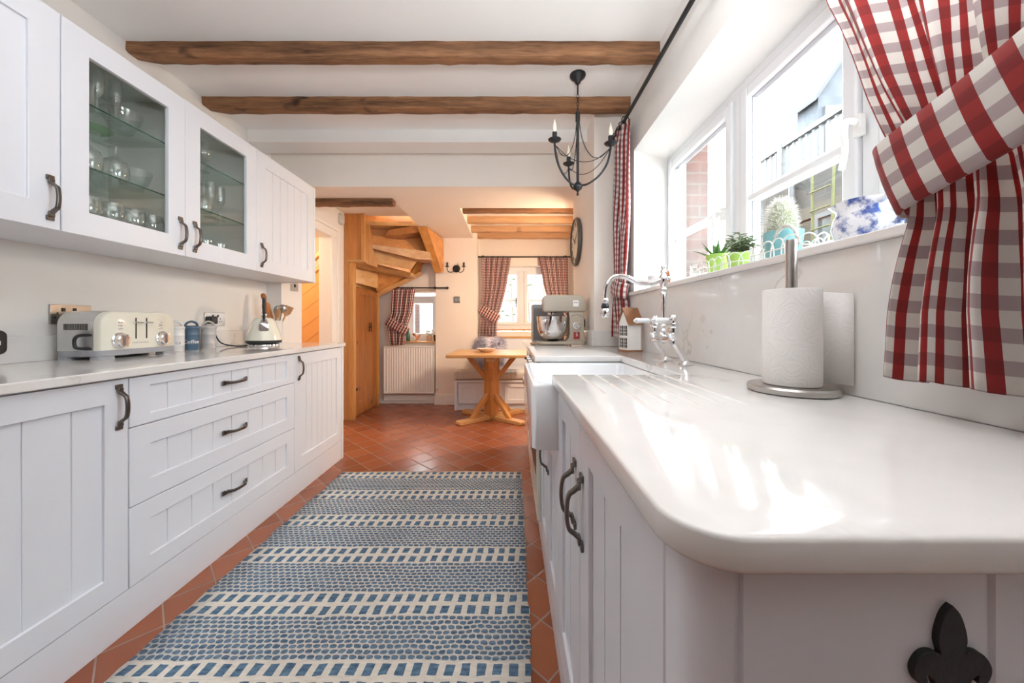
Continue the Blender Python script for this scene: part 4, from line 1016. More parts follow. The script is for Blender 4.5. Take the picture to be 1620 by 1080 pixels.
def towel():
    cx, cy = .650, .825
    t = thing('kitchen_roll_holder', 'brushed steel upright holder carrying white kitchen roll by the splashback', 'holder', (cx, cy, WT)); T = Matrix.Translation((cx, cy, WT))
    m = MB(T); m.lathe([(.082, 0), (.086, .003), (.087, .013), (.083, .017), (0, .018)], 48); m.build('base', steel, t)
    m = MB(T); m.lathe([(.0115, .016), (.0115, .348), (.0105, .351), (0, .352)], 20); m.build('rod', steel, t)
    m = MB(T); n = 48
    rings = []
    for r, z in ((.021, .0185), (.054, .0185), (.0555, .022), (.0555, .232), (.054, .236), (.021, .236)):
        rings.append([(r*math.cos(2*PI*i/n), r*math.sin(2*PI*i/n), z) for i in range(n)])
    rings.append(rings[0]); m.loft(rings, False, False)
    o = m.build('kitchen_roll', paper, smooth=50); props(o, 'thick white kitchen roll on the upright steel holder', 'kitchen roll')
    # free sheet leaving the roll on the right hand side
    b = MB(); P = smoothpath([(cx+.052, cy-.024, 0), (cx+.060, cy-.004, 0), (cx+.073, cy-.012, 0), (cx+.090, cy-.030, 0)], 6); P = [Vector((cx+.0555*math.cos(a), cy+.0555*math.sin(a), 0)) for a in (1.2, .9, .6, .3)]+[Vector((cx+.062, cy-.004, 0)), Vector((cx+.074, cy-.018, 0)), Vector((cx+.084, cy-.034, 0)), Vector((cx+.094, cy-.052, 0))]
    b.loft([[(p.x, p.y, WT+.021+(.002 if i > 4 else 0)) for i, p in enumerate(P)], [(p.x, p.y, WT+.232-(.002*max(0, i-3))) for i, p in enumerate(P)]], False, False, closed=False)
    WM[o.name] = Matrix.Identity(4)
    b.build('loose_sheet', paper, o, solid=.0012, normals=False, smooth=80)
towel()
def house():
    t = thing('house_ornament', 'small white wooden house ornament with a brown roof on the right worktop', 'ornament', (.665, 1.975, WT))
    R = Matrix.Translation((.668, 1.99, WT)) @ Matrix.Rotation(math.radians(17), 4, 'Z')
    w_, d_, h_, p_ = .042, .042, .160, .235     # gable faces local -X
    m = MB(R); m.prism([(-d_, -w_, .008), (-d_, w_, .008), (-d_, w_, h_), (-d_, 0, p_-.006), (-d_, -w_, h_)], (2*d_, 0, 0)); body = m.build('walls', trim_white, t, bevel=.0015)
    m = MB(R); m.box(-d_-.006, d_+.006, -w_-.006, w_+.006, 0, .009); m.build('base', red_roof, t, bevel=.001)
    for s in (-1, 1):
        m = MB(R); m.prism([(-d_-.008, s*(w_+.010), h_-.012), (-d_-.008, 0, p_), (-d_-.008, 0, p_+.008), (-d_-.008, s*(w_+.010), h_-.004)], (2*d_+.016, 0, 0)); m.build('roof_slope', red_roof, t)
    for z0, z1 in ((.022, .075), (.088, .142)):
        for y0 in (-.032, .004):
            m = MB(R); m.box(-d_-.002, -d_+.001, y0, y0+.028, z0, z1); wd = m.build('window', dark_in, body)
            m = MB(R); m.box(-d_-.003, -d_-.001, y0+.0125, y0+.0155, z0, z1)
            for k in (1, 2): zz = z0+(z1-z0)*k/3; m.box(-d_-.003, -d_-.001, y0, y0+.028, zz-.001, zz+.001)
            m.build('glazing_bar', trim_white, wd, merge=False)
house()
def mixer():
    t = thing('stand_mixer', 'pale grey stand mixer with a steel bowl on the far right worktop', 'mixer', (.36, 2.62, WT)); T = Matrix.Translation((.36, 2.62, WT))
    # side profile in x (left = -), extruded in y
    m = MB(T); m.loft([[(x, y, z) for x, y in rrect(-.165, .188, -.085, .085, .05)] for z in (.004, .024)]); m.build('base', mixer_body, t, bevel=.006, seg=3)
    pr = [(.188, .02), (.178, .05), (.172, .10), (.172, .235), (.060, .235), (.068, .19), (.070, .08), (.062, .050), (.045, .030), (.03, .02)]
    m = MB(T); m.prism([(x, -.055, z) for x, z in pr], (0, .11, 0)); col = m.build('column', mixer_body, t, bevel=.012, seg=3)
    hp = [(-.120, .236), (-.125, .30)]+[(-.08+.045*math.cos(a), .325+.035*math.sin(a)) for a in [PI-PI/2*i/5 for i in range(6)]]+[(.13+.06*math.cos(a), .30+.06*math.sin(a)) for a in [PI/2-PI/2*i/6 for i in range(7)]]+[(.190, .255), (.182, .236)]
    m = MB(T); m.prism([(x, -.058, z) for x, z in hp], (0, .116, 0)); hd = m.build('head', mixer_body, t, bevel=.014, seg=4)
    m = MB(T @ Matrix.Translation((-.045, 0, .024))); m.lathe([(.045, 0), (.05, .004), (.035, .010), (.03, .016)], 28); m.build('bowl_seat', black_pl, t)
    m = MB(T @ Matrix.Translation((-.050, 0, .036))); m.lathe([(.03, 0), (.06, .004), (.090, .030), (.108, .075), (.114, .150), (.116, .168), (.113, .168), (.111, .150), (.105, .076), (.085, .034), (.05, .012), (0, .010)], 36); bw_ = m.build('bowl', chrome, t)
    m = MB(T); m.tube(smoothpath([(-.10, -.100, .185), (-.115, -.122, .180), (-.120, -.125, .13), (-.110, -.115, .085), (-.09, -.092, .080)]), .007, 10, flat=1.8); m.build('bowl_handle', chrome, bw_)
    m = MB(T @ Matrix.Translation((-.055, 0, .212))); m.lathe([(.022, 0), (.030, .006), (.030, .018), (.036, .022), (.036, .026)], 24); m.build('beater_hub', chrome, t)
    m = MB(T @ Matrix.Translation((.118, -.055, .138)) @ Matrix.Rotation(PI/2, 4, 'X')); m.lathe([(.027, 0), (.027, .006), (.022, .009), (.021, .022), (.017, .026), (0, .0265)], 28); m.box(-.021, .021, -.003, .003, .024, .030); m.build('speed_knob', chrome, col, merge=False)
    m = MB(T); m.tube([(.118+.037*math.cos(a), -.0555, .138+.062+.016*math.sin(a)) for a in [PI*i/12 for i in range(13)]], .0012, 5); m.build('seam', dark_in, col)
    m = MB(T); m.box(.096, .140, -.0558, -.0548, .040, .092); st = m.build('sticker', red_st, col, label='red guarantee sticker with a white figure')
    m = MB(T); text_into(m, '5', .036, Matrix.Translation((.119, -.056, .073)) @ Matrix.Rotation(PI/2, 4, 'X'), .0003); m.build('lettering', white_st, st)
    m = MB(T); m.box(.092, .132, -.0592, -.0582, .275, .320); bd = m.build('badge', white_st, hd)
    m = MB(T); text_into(m, 'kMix', .016, Matrix.Translation((.112, -.0595, .303)) @ Matrix.Rotation(PI/2, 4, 'X'), .0002); m.build('lettering', dark_in, bd)
    m = MB(T); m.box(-.06, .09, -.0590, -.0584, .262, .2635); m.build('trim_line', grey_pl, hd)
mixer()
t = thing('bread_bin', 'plain grey metal box standing behind the stand mixer', 'container', (.31, 3.02, WT)); m = MB(); m.box(.185, .44, 2.90, 3.14, WT+.002, 1.232); bd = m.build('body', grey_pl, t, bevel=.006); m = MB(); m.box(.19, .435, 2.897, 2.9005, WT+.02, 1.20); m.build('front_panel', simple('dark_grey_metal', (.22, .22, .23), .35), t, bevel=.001)
t = thing('plug_adaptor', 'white socket with a black plug on the clock wall behind the mixer', 'plug', (.57, 2.72, 1.08)); m = MB(); m.box(.566, .5735, 2.66, 2.80, 1.04, 1.13); pl = m.build('face_plate', white_pl, t, bevel=.002); m = MB(); m.box(.530, .566, 2.70, 2.75, 1.05, 1.11); m.build('plug', black_pl, t, bevel=.005)
t = thing('dish', 'tiny brass dish beside the foot of the stand mixer', 'dish', (.165, 2.56, WT)); m = MB(Matrix.Translation((.165, 2.57, WT))); m.lathe([(.012, 0), (.016, .002), (.026, .012), (.024, .012), (.014, .004), (0, .003)], 18); m.build('bowl', gold, t)

# ================================================================ WINDOW SILL THINGS
SZ = 1.271
def sill_xy(px, X=.86): return X, 565*X/(px-807)
t = thing('cup', 'white cup with pink flower sprigs at the far end of the window sill', 'cup', (.845, 2.03, SZ)); m = MB(Matrix.Translation((.845, 2.03, SZ))); m.lathe([(.034, 0), (.036, .004), (.050, .035), (.062, .078), (.059, .078), (.047, .036), (.032, .008), (0, .006)], 28); m.build('bowl', flor, t)
m = MB(); m.tube(smoothpath([(.87, 2.085, SZ+.065), (.885, 2.115, SZ+.06), (.885, 2.12, SZ+.03), (.868, 2.075, SZ+.022)]), .005, 8); m.build('cup_handle', flor, t)
t = thing('squirrel_ornament', 'small copper brown squirrel ornament on the sill behind the tap', 'ornament', (.79, 1.815, SZ)); Tm = Matrix.Translation((.79, 1.815, SZ))
m = MB(Tm); m.ball((0, 0, .026), (.017, .017, .026), 14, 8); m.ball((-.006, -.012, .060), (.012, .013, .013), 12, 8); m.ball((-.012, -.010, .02), (.010, .008, .018), 10, 6); m.build('body', copper, t, merge=False); m = MB(Tm); m.tube(smoothpath([(.012, .012, .006), (.022, .022, .034), (.018, .022, .062), (.008, .016, .074), (.004, .020, .064)]), [.006]*4+[.012]*10+[.013]*8+[.007]*3, 10); m.build('tail', copper, t); m = MB(Tm); 
for s in (-1, 1): m.tube([(-.006+s*.006, -.010, .070), (-.006+s*.008, -.008, .082)], [.004, .001], 6)
m.build('ears', copper, t, merge=False)
# small glass tray
t = thing('tealight_holder', 'little clear holder standing left of the plant basket on the sill', 'holder', (.86, 1.70, SZ)); m = MB(Matrix.Translation((.86, 1.695, SZ))); m.lathe([(.030, 0), (.034, .002), (.038, .026), (.036, .026), (.032, .004), (0, .003)], 20); m.build('bowl', wine_m, t)
white_wire = simple('white_wire', (.84, .83, .80), .4)
def basket(name, label, x0, x1, y0, y1, h, loops, tall_handle=None):
    t = thing(name, label, 'basket', ((x0+x1)/2, (y0+y1)/2, SZ)); r = .0021
    m = MB()
    ring = [(x, y) for x, y in rrect(x0, x1, y0, y1, min(.045, (x1-x0)/2-.001), 8)]
    for z in (.004, .030): m.tube([(x, y, SZ+z) for x, y in ring+ring[:1]], r, 6)
    m.build('rim', white_wire, t, merge=False)
    per = []; tot = 0; P = [Vector((x, y, 0)) for x, y in ring+ring[:1]]
    for a, c in zip(P, P[1:]): per.append((tot, a, c)); tot += (c-a).length
    def at(s):
        s %= tot
        for s0, a, c in reversed(per):
            if s >= s0-1e-9: return a+(c-a)*((s-s0)/max((c-a).length, 1e-9))
    wd = tot/loops
    for i in range(loops):
        q = [(0, .004), (.04, h*.55), (.22, h*.90), (.5, h), (.78, h*.90), (.96, h*.55), (1, .004)]
        m = MB(); m.tube(smoothpath([at(i*wd+(f-.15)*wd*1.35)+Vector((0, 0, SZ+z)) for f, z in q], 3), r, 6); m.build('wire_loop', white_wire, t)
    if tall_handle:
        m = MB()
        ym, hw, hh = tall_handle
        arc = [(.5*(x0+x1)-.042, ym+hw*math.cos(a), SZ+h*.6+hh*math.sin(a)) for a in [PI*i/20 for i in range(21)]]
        m.tube(arc, .0042, 8); 
        tw = [Vector(p)+Vector((.0052*math.cos(i*1.7), .0052*math.sin(i*1.7)*.4, .0052*math.sin(i*1.7))) for i, p in enumerate(smoothpath(arc, 5))]
        m.tube(tw, .0022, 5); m.build('twisted_handle', simple('twisted_cord', (.66, .63, .58), .6), t, merge=False)
    return t
basket('wire_basket', 'long white wire basket holding the lime green pot on the sill', .788, .905, 1.24, 1.60, .062, 20)
basket('wire_basket', 'white wire basket with a twisted handle holding the turquoise pot on the sill', .788, .905, .985, 1.205, .062, 14, (1.045, .046, .060))
def blade(mb, base, direction, L, w_, bend=.3, n=7, th=.0035):
    d = Vector(direction).normalized(); side = d.cross(Vector((0, 0, 1))); side = side.normalized() if side.length > .01 else Vector((1, 0, 0)); rings = []
    for i in range(n+1):
        f = i/n; p = Vector(base)+d*L*f+Vector((d.x, d.y, 0))*bend*L*f*f-Vector((0, 0, 1))*bend*.5*L*f*f
        ww = w_*(1-f**1.6)*(.75+.5*math.sin(PI*min(1, f*1.3)))+.0005; nn = side.cross(d).normalized()
        rings.append([p-side*ww+nn*ww*.45, p-nn*th*(1-f)-nn*.0004, p+side*ww+nn*ww*.45, p+nn*th*.2])
    mb.loft(rings)
def pot(par, x, y, z, r0, r1, h, mat):
    m = MB(Matrix.Translation((x, y, z))); m.lathe([(r0, 0), (r0+.001, .003), (r1, h-.003), (r1, h), (r1-.004, h), (r1-.006, h-.012), (0, h-.014)], 28); return m.build('pot', mat, par)
rnd = random.Random(12)
ax, ay = .845, 1.455
t = thing('potted_aloe', 'spiky green aloe in a lime green pot on the window sill', 'plant', (ax, ay, SZ)); pot(t, ax, ay, SZ+.007, .033, .044, .082, lime)
for i in range(13):
    a = i*2.4; el = .35+.9*(i/13); m = MB(); blade(m, (ax+.012*math.cos(a), ay+.012*math.sin(a), SZ+.072), (math.cos(a)*math.cos(el), math.sin(a)*math.cos(el), math.sin(el)+.25), .070+.028*rnd.random(), .0095, .12); m.build('leaf', leaf, t, smooth=60)
t = thing('trailing_plant', 'bushy variegated small leaved plant between the aloe and the turquoise pot', 'plant', (.845, 1.315, SZ)); pot(t, .845, 1.315, SZ+.007, .034, .043, .06, lime)
m = MB(); st = MB()
for i in range(30):
    a = rnd.uniform(0, 6.28); rr = rnd.uniform(.02, .065); zz = rnd.uniform(.065, .135); p0 = Vector((.845, 1.315, SZ+.055)); p1 = Vector((.845+.75*rr*math.cos(a), 1.315+1.15*rr*math.sin(a), SZ+zz)); st.tube([p0, p0.lerp(p1, .5)+Vector((0, 0, .012)), p1], .0013, 5)
    for k in range(7):
        f = .3+.7*k/6; q = p0.lerp(p1, f); b_ = rnd.uniform(0, 6.28); blade(m, q, (math.cos(b_), math.sin(b_), rnd.uniform(-.3, .7)), rnd.uniform(.018, .03), .0052, .2, 4, .001)
m.build('foliage', leaf2, t, merge=False); st.build('stems', leaf, t, merge=False)
cx, cy = .845, 1.105
t = thing('potted_cactus', 'woolly white cactus in a turquoise pot on the window sill', 'plant', (cx, cy, SZ)); pot(t, cx, cy, SZ+.007, .043, .052, .086, teal)
m = MB(Matrix.Translation((cx, cy+.008, SZ+.075))); prof = [(.030, 0), (.036, .012), (.037, .035), (.036, .06), (.032, .085), (.024, .105), (.012, .118), (0, .121)]; m.lathe(prof, 20); m.build('stem', cactus_skin, t)
m = MB()
for i in range(1500):
    f = rnd.random()**.8; a = rnd.uniform(0, 6.28); z = .006+.115*f; r = lerp([q for _, q in prof], [p for p, _ in prof], z)
    p = Vector((cx+r*math.cos(a), cy+.008+r*math.sin(a), SZ+.075+z)); o_ = Vector((math.cos(a), math.sin(a), .25+1.2*max(0, f-.6))).normalized()
    o_ = (o_+Vector((rnd.uniform(-.8, .8), rnd.uniform(-.8, .8), rnd.uniform(-.5, .9)))).normalized(); L = rnd.uniform(.009, .019); s_ = o_.orthogonal().normalized()*.00065
    s2 = o_.cross(s_); e = p+o_*L; m.loft([[p+s_, p-s_*.5+s2*.8, p-s_*.5-s2*.8], [e+s_*.2, e-s_*.1+s2*.2, e-s_*.1-s2*.2]])
wool = m.build('wool', fluff, t, merge=False, normals=False); wool['kind'] = 'stuff'
def jug():
    x, y = .862, .875
    t = thing('jug', 'blue and white marbled china jug at the near end of the window sill', 'jug', (x, y, SZ)); T = Matrix.Translation((x, y, SZ)); n = 32; rings = []
    for r, z in ((.036, 0), (.040, .004), (.052, .022), (.058, .045), (.054, .070), (.047, .085), (.047, .097), (.051, .110)):
        rings.append((r, z))
    inner = [(.048, .110), (.044, .096), (.044, .085), (.05, .070), (.054, .045), (.045, .02), (.001, .012)]
    R = []
    for k, (r, z) in enumerate(rings+inner):
        row = []
        for i in range(n):
            a = 2*PI*i/n; lip = max(0, math.cos(a-PI/2))**6 if z > .08 else 0; g = (z-.08)/.03 if z > .08 else 0
            row.append(((r+.030*lip*g)*math.cos(a), (r+.030*lip*g)*math.sin(a), z+.004*lip*g))
        R.append(row)
    m = MB(T); m.loft(R); m.build('body', bw, t, smooth=60)
    m = MB(T); m.tube(smoothpath([(0, -.046, .098), (0, -.070, .104), (0, -.092, .085), (0, -.090, .050), (0, -.066, .030), (0, -.050, .030)]), .0065, 10, flat=1.4); m.build('jug_handle', bw, t)
jug()
t = thing('jar', 'small dark blue jar beside the near curtain on the window sill', 'jar', (.86, .755, SZ)); m = MB(Matrix.Translation((.862, .742, SZ))); m.lathe([(.024, 0), (.028, .004), (.030, .05), (.022, .062), (.023, .072), (.020, .072), (.02, .062), (.026, .05), (0, .006)], 22); m.build('body', blue_pot, t)

# ================================================================ CHANDELIER
def chandelier():
    cx, cy = .392, 2.07
    t = thing('chandelier', 'black iron three arm candle chandelier hanging from the kitchen ceiling', 'chandelier', (cx, cy, 2.52)); T = Matrix.Translation((cx, cy, 0))
    m = MB(T); m.lathe([(.046, 2.519), (.046, 2.513), (.040, 2.503), (.022, 2.488), (.014, 2.470), (.008, 2.464), (0, 2.463)], 24); m.build('ceiling_rose', black_iron, t)
    m = MB(T); m.tube([(0, 0, 2.466), (0, 0, 2.405)], .0045, 8)
    m.build('drop_rod', black_iron, t)
    z = 2.405
    for k in range(5):
        m = MB(T); R_ = Matrix.Rotation(PI/2*(k % 2), 4, 'Z'); m.M = T @ R_
        m.tube([(.006*math.cos(a), 0, z-.012+.0125*math.sin(a)) for a in [2*PI*i/12 for i in range(13)]], .0019, 6); m.build('chain_link', black_iron, t); z -= .0195
    m = MB(T); m.lathe([(.004, 2.312), (.006, 2.308), (.013, 2.300), (.013, 2.250), (.008, 2.244), (.008, 1.905), (.010, 1.90), (.026, 1.880), (.027, 1.870), (.022, 1.858), (.008, 1.846), (.004, 1.838), (.008, 1.830), (.006, 1.822), (0, 1.818)], 20); m.build('stem', black_iron, t)
    for k in range(3):
        a = math.radians(97+120*k); M = T @ Matrix.Rotation(a, 4, 'Z')
        m = MB(M); m.tube(smoothpath([(.02, 0, 1.876), (.06, 0, 1.880), (.12, 0, 1.915), (.165, 0, 1.975), (.183, 0, 2.045), (.185, 0, 2.075)], 6), .0060, 8); arm = m.build('arm', black_iron, t)
        m = MB(M @ Matrix.Translation((.185, 0, 2.070))); m.lathe([(.006, 0), (.010, .004), (.028, .010), (.036, .018), (.034, .019), (.014, .014), (.013, .016), (.0135, .056), (.011, .058), (0, .058)], 20); m.build('candle_cup', black_iron, arm)
        m = MB(M @ Matrix.Translation((.185, 0, 2.126))); m.lathe([(.006, 0), (.0095, .008), (.0125, .024), (.010, .042), (.005, .060), (.0015, .075), (0, .077)], 14); m.build('candle_bulb', bulb, arm)
        m = MB(M); m.tube(smoothpath([(.009, 0, 2.245), (.020, 0, 2.17), (.045, 0, 2.09), (.085, 0, 2.03), (.13, 0, 2.02), (.178, 0, 2.058)], 6), .0024, 6); m.build('scroll_wire', black_iron, arm)
        M2 = T @ Matrix.Rotation(a+2*PI/3, 4, 'Z')
        p0 = (Matrix.Rotation(a, 4, 'Z') @ Vector((.183, 0, 2.06))); p3 = (Matrix.Rotation(a+2*PI/3, 4, 'Z') @ Vector((.183, 0, 2.06))); mid = (p0+p3)/2
        m = MB(T); m.tube(smoothpath([p0, p0.lerp(p3, .25)+Vector((0, 0, -.065)), mid+Vector((0, 0, -.085)), p0.lerp(p3, .75)+Vector((0, 0, -.065)), p3], 5), .0022, 6); m.build('swag_wire', black_iron, arm)
chandelier()
# chrome ring fitting cut off by the top of the picture
t = thing('ceiling_spotlight', 'small chrome fitting on the ceiling beside the curtain rod at the top edge', 'light fitting', (.60, 1.16, 2.52)); m = MB(Matrix.Translation((.600, 1.16, 0))); m.lathe([(.030, 2.519), (.030, 2.508), (.012, 2.500), (.006, 2.498), (.006, 2.46), (0, 2.459)], 18); m.build('base', chrome, t); m = MB(); m.tube([(.600+.020*math.cos(a), 1.16, 2.436+.028*math.sin(a)) for a in [2*PI*i/20 for i in range(21)]], .006, 8); m.build('ring', chrome, t)
# ================================================================ CLOCK
def clock():
    M = Matrix.Translation((.573, 3.03, 1.766)) @ Matrix.Rotation(-PI/2, 4, 'Y')
    t = thing('wall_clock', 'round cream wall clock with a dark rim on the white wall by the mixer', 'clock', (.573, 3.03, 1.766))
    m = MB(M); m.lathe([(.188, 0), (.200, .004), (.203, .018), (.198, .030), (.186, .034), (.180, .030), (.180, .018)], 48, cap1=False); m.build('rim', simple('clock_rim', (.12, .11, .09), .4, .3), t)
    m = MB(M); m.lathe([(.184, .012), (.184, .020), (0, .021)], 48); fc = m.build('face', clockface, t)
    num = {1: 'I', 2: 'II', 3: 'III', 4: 'IIII', 5: 'V', 6: 'VI', 7: 'VII', 8: 'VIII', 9: 'IX', 10: 'X', 11: 'XI', 12: 'XII'}
    dk = simple('clock_black', (.03, .028, .025), .5)
    for k, s in num.items():
        a = -PI/2*0+2*PI*k/12
        # face: local x is world up (after rotation), local y is world Y ; viewed from -X, Y runs to the left
        up = Vector((math.cos(a), math.sin(a)*-1, 0)); 
        Mn = M @ Matrix(((up.x, 0, 0, 0), (0, 1, 0, 0), (0, 0, 1, 0), (0, 0, 0, 1))) if False else None
        px, py = .145*math.cos(a), -.145*math.sin(a)
        rgt = Vector((-math.sin(a), -math.cos(a), 0)); upv = Vector((math.cos(a), -math.sin(a), 0))
        L = Matrix(((rgt.x, upv.x, 0, px), (rgt.y, upv.y, 0, py), (0, 0, 1, .0215), (0, 0, 0, 1)))
        m = MB(); text_into(m, s, .050, M @ L, .0006); m.build('numeral', dk, fc)
    for ang, Lh, wd in ((math.radians(305), .085, .006), (math.radians(60), .13, .004)):
        m = MB(M @ Matrix.Rotation(-ang, 4, 'Z')); m.prism([(-.02, -wd, .024), (Lh*.7, -wd, .024), (Lh, 0, .024), (Lh*.7, wd, .024), (-.02, wd, .024)], (0, 0, .002)); m.build('hand', dk, t)
clock()
# ================================================================ DINING END
def U(px, py, Y): return Vector(((px-807)*Y/565, Y, CAMZ-(py-510)*Y/565))
def slab(name, pts, mat, par, dy=.03, bevel=.002):
    m = MB(); m.prism([U(*p) for p in pts], (0, dy, 0)); return m.build(name, mat, par, bevel=bevel, seg=1)
t = thing('staircase', 'orange wooden winding staircase seen from below with its tall corner post', 'staircase', (-1.75, 4.1, 0))
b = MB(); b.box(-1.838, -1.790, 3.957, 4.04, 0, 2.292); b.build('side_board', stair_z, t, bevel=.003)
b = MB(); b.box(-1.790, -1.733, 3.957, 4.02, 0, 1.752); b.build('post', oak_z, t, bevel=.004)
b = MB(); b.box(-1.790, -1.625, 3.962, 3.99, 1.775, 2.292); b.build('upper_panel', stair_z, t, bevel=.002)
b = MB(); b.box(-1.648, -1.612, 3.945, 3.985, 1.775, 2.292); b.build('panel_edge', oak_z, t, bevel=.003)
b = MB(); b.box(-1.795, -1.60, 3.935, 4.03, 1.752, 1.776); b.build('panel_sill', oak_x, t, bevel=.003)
slab('backing', [(574, 335, 4.76), (679, 335, 4.76), (679, 379, 4.76), (700, 379, 4.76), (700, 400, 4.76), (668, 418, 4.76), (664, 431, 4.76), (599, 464, 4.76), (574, 464, 4.76)], stair_x, t, .02)
slab('riser', [(577, 320, 4.07), (650, 320, 4.35), (674, 353, 4.35), (577, 353, 4.05)], stair_x, t)
slab('tread', [(577, 351, 4.02), (672, 350, 4.25), (678, 358, 4.25), (577, 356, 4.02)], oak_x, t, .25)
slab('riser', [(583, 356, 4.18), (680, 356, 4.50), (684, 400, 4.50), (584, 388, 4.18)], stair_x, t)
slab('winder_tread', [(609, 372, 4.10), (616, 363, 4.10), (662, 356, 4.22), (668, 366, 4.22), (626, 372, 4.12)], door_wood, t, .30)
slab('tread', [(585, 386, 4.10), (680, 398, 4.36), (682, 411, 4.36), (660, 410, 4.32), (585, 392, 4.10)], oak_x, t, .26)
slab('corner_trim', [(576, 354, 4.0), (584, 356, 4.03), (587, 387, 4.03), (597, 423, 4.03), (576, 416, 4.0)], oak_z, t, .03)
slab('riser', [(585, 391, 4.20), (678, 405, 4.52), (660, 412, 4.52), (648, 429, 4.52), (595, 418, 4.20)], oak_x, t)
slab('nosing', [(595, 416, 4.12), (648, 426, 4.42), (648, 431, 4.42), (595, 421, 4.12)], stair_x, t, .06)
slab('tread', [(557, 414, 3.99), (577, 412, 3.99), (600, 422, 4.05), (650, 431, 4.40), (649, 436, 4.40), (628, 434, 4.3), (557, 421, 3.99)], oak_x, t, .30)
slab('riser', [(558, 419, 4.06), (597, 428, 4.30), (597, 456, 4.30), (558, 446, 4.06)], oak_x, t)
slab('soffit_board', [(594, 426, 4.34), (650, 432, 4.68), (666, 405, 4.72), (666, 432, 4.72), (598, 465, 4.70), (594, 455, 4.34)], stair_x, t)
slab('string_edge', [(666, 429, 4.68), (666, 434, 4.68), (597, 470, 4.66), (594, 462, 4.62)], oak_x, t, .06)
slab('lintel', [(558, 443, 4.05), (596, 454, 4.62), (596, 462, 4.62), (558, 452, 4.05)], oak_x, t)
slab('sloping_string', [(660, 358, 4.12), (675.5, 358, 4.12), (699, 430, 4.62), (688, 432, 4.62)], oak_z, t, .04)
b = MB(); p = [U(675, 358, 4.14), U(702, 379, 4.715), U(702, 430, 4.715), U(698.5, 430, 4.64)]; b.prism(p, (-.03, 0, 0)); b.build('side_panel', stair_x, t, bevel=.002)
# cupboard door under the stairs (hinged on the oak frame)
A, B_ = Vector((-1.798, 4.075, 0)), Vector((-1.762, 4.70, 0)); dv = (B_-A); Ld = dv.length; dv.normalize(); nv = Vector((dv.y, -dv.x, 0))
Md = Matrix(((dv.x, nv.x, 0, A.x), (dv.y, nv.y, 0, A.y), (0, 0, 1, 0), (0, 0, 0, 1)))
t = thing('cupboard_door', 'brown wooden panelled cupboard door under the stairs with a black latch', 'door', (-1.78, 4.4, 0))
def dd_(mb):
    us = [.01, .085, .27, .33, .515, Ld-.06]; vs = [.008, .16, 1.41, 1.492]
    heightfield(mb, us, vs, lambda i, j: .03 if i in (0, 2, 4) or j in (0, 2) else .018)
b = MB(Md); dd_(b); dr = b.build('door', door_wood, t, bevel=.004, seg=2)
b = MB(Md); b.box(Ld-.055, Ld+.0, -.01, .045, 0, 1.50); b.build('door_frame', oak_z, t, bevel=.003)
b = MB(Md)
for u in (.36, .415): b.box(u-.008, u+.008, .030, .034, .97, 1.085)
b.box(.33, .42, .034, .040, 1.02, 1.036); b.build('latch', black_iron, dr, bevel=.002, merge=False)
b = MB(Md); b.box(.015, .06, .030, .034, .30, .33); b.build('hinge', black_iron, dr)
# hall beyond: boarded stair side with a rail
t = thing('boarded_panel', 'slanting boarded wooden panel seen through the hall doorway', 'stair panel', (-2.4, 4.2, 0))
m = MB(); m.prism([U(420, 492, 4.2), U(514, 420, 4.2), Vector((-2.17, 4.2, .0)), Vector((-2.9, 4.2, 0))], (0, .03, 0)); pn = m.build('boards', ply, t)
for k in range(6):
    m = MB(); a, c = U(420, 512+k*26, 4.2), U(514, 440+k*26, 4.2); d_ = Vector((0, 0, .004)); m.prism([a, c, c+d_, a+d_], (0, -.002, 0)); m.build('board_joint', door_wood, pn)
m = MB(); a, c = U(420, 492, 4.2), U(514, 420, 4.2); d_ = Vector((0, 0, .05)); m.prism([a+Vector((0, -.02, 0)), c+Vector((0, -.02, 0)), c+d_+Vector((0, -.02, 0)), a+d_+Vector((0, -.02, 0))], (0, .07, 0)); m.build('capping', oak_x, t, bevel=.004)
m = MB(); a, c = U(470, 437, 4.2), U(514, 396, 4.2); d_ = Vector((0, 0, .07)); m.prism([a, c, c+d_, a+d_], (0, .05, 0)); m.build('handrail', oak_x, t, bevel=.01)
m = MB(); m.box(-2.42, -2.37, 4.205, 4.245, 1.30, 1.75); m.build('newel', oak_z, t, bevel=.003)
# motion sensor
t = thing('motion_sensor', 'small white motion sensor high on the wall beside the stair post', 'sensor', (-1.80, 3.87, 2.19)); m = MB(); m.loft([[(-1.839+d_, 3.86+x*s, 2.205+z*s) for x, z in rrect(-.036, .036, -.062, .062, .03)] for d_, s in ((0, 1), (.022, 1), (.038, .8))]); bd = m.build('housing', simple('sensor_plastic', (.58, .58, .57), .4), t, bevel=.002); m = MB(); m.box(-1.802, -1.798, 3.83, 3.86, 2.206, 2.209); m.build('slot', grey_pl, bd)
# ---- radiator
t = thing('radiator', 'white panel radiator under the small far window', 'radiator', (-1.33, 4.7, .15))
x0, x1, z0, z1 = -1.655, -1.000, .150, .775
pts = []; N = 19; pitch = (x1-x0-.05)/N
pts.append((x0, 4.700)); pts.append((x0+.02, 4.700))
for i in range(N):
    q = x0+.025+i*pitch; pts += [(q, 4.700), (q+pitch*.25, 4.692), (q+pitch*.62, 4.692), (q+pitch*.86, 4.700)]
pts += [(x1-.005, 4.700), (x1, 4.702), (x1, 4.712), (x0, 4.712)]
m = MB(); m.plan(pts, z0+.022, z1-.022); bd = m.build('panel', trim_white, t, smooth=25)
m = MB(); m.box(x0, x1, 4.690, 4.712, z1-.022, z1-.006); m.box(x0, x1, 4.690, 4.712, z0, z0+.022); m.build('edge_rail', trim_white, t, bevel=.005, merge=False)
m = MB(); m.box(x0-.003, x1+.003, 4.69, 4.775, z1-.006, z1); m.build('top_grille', trim_white, t, bevel=.003)
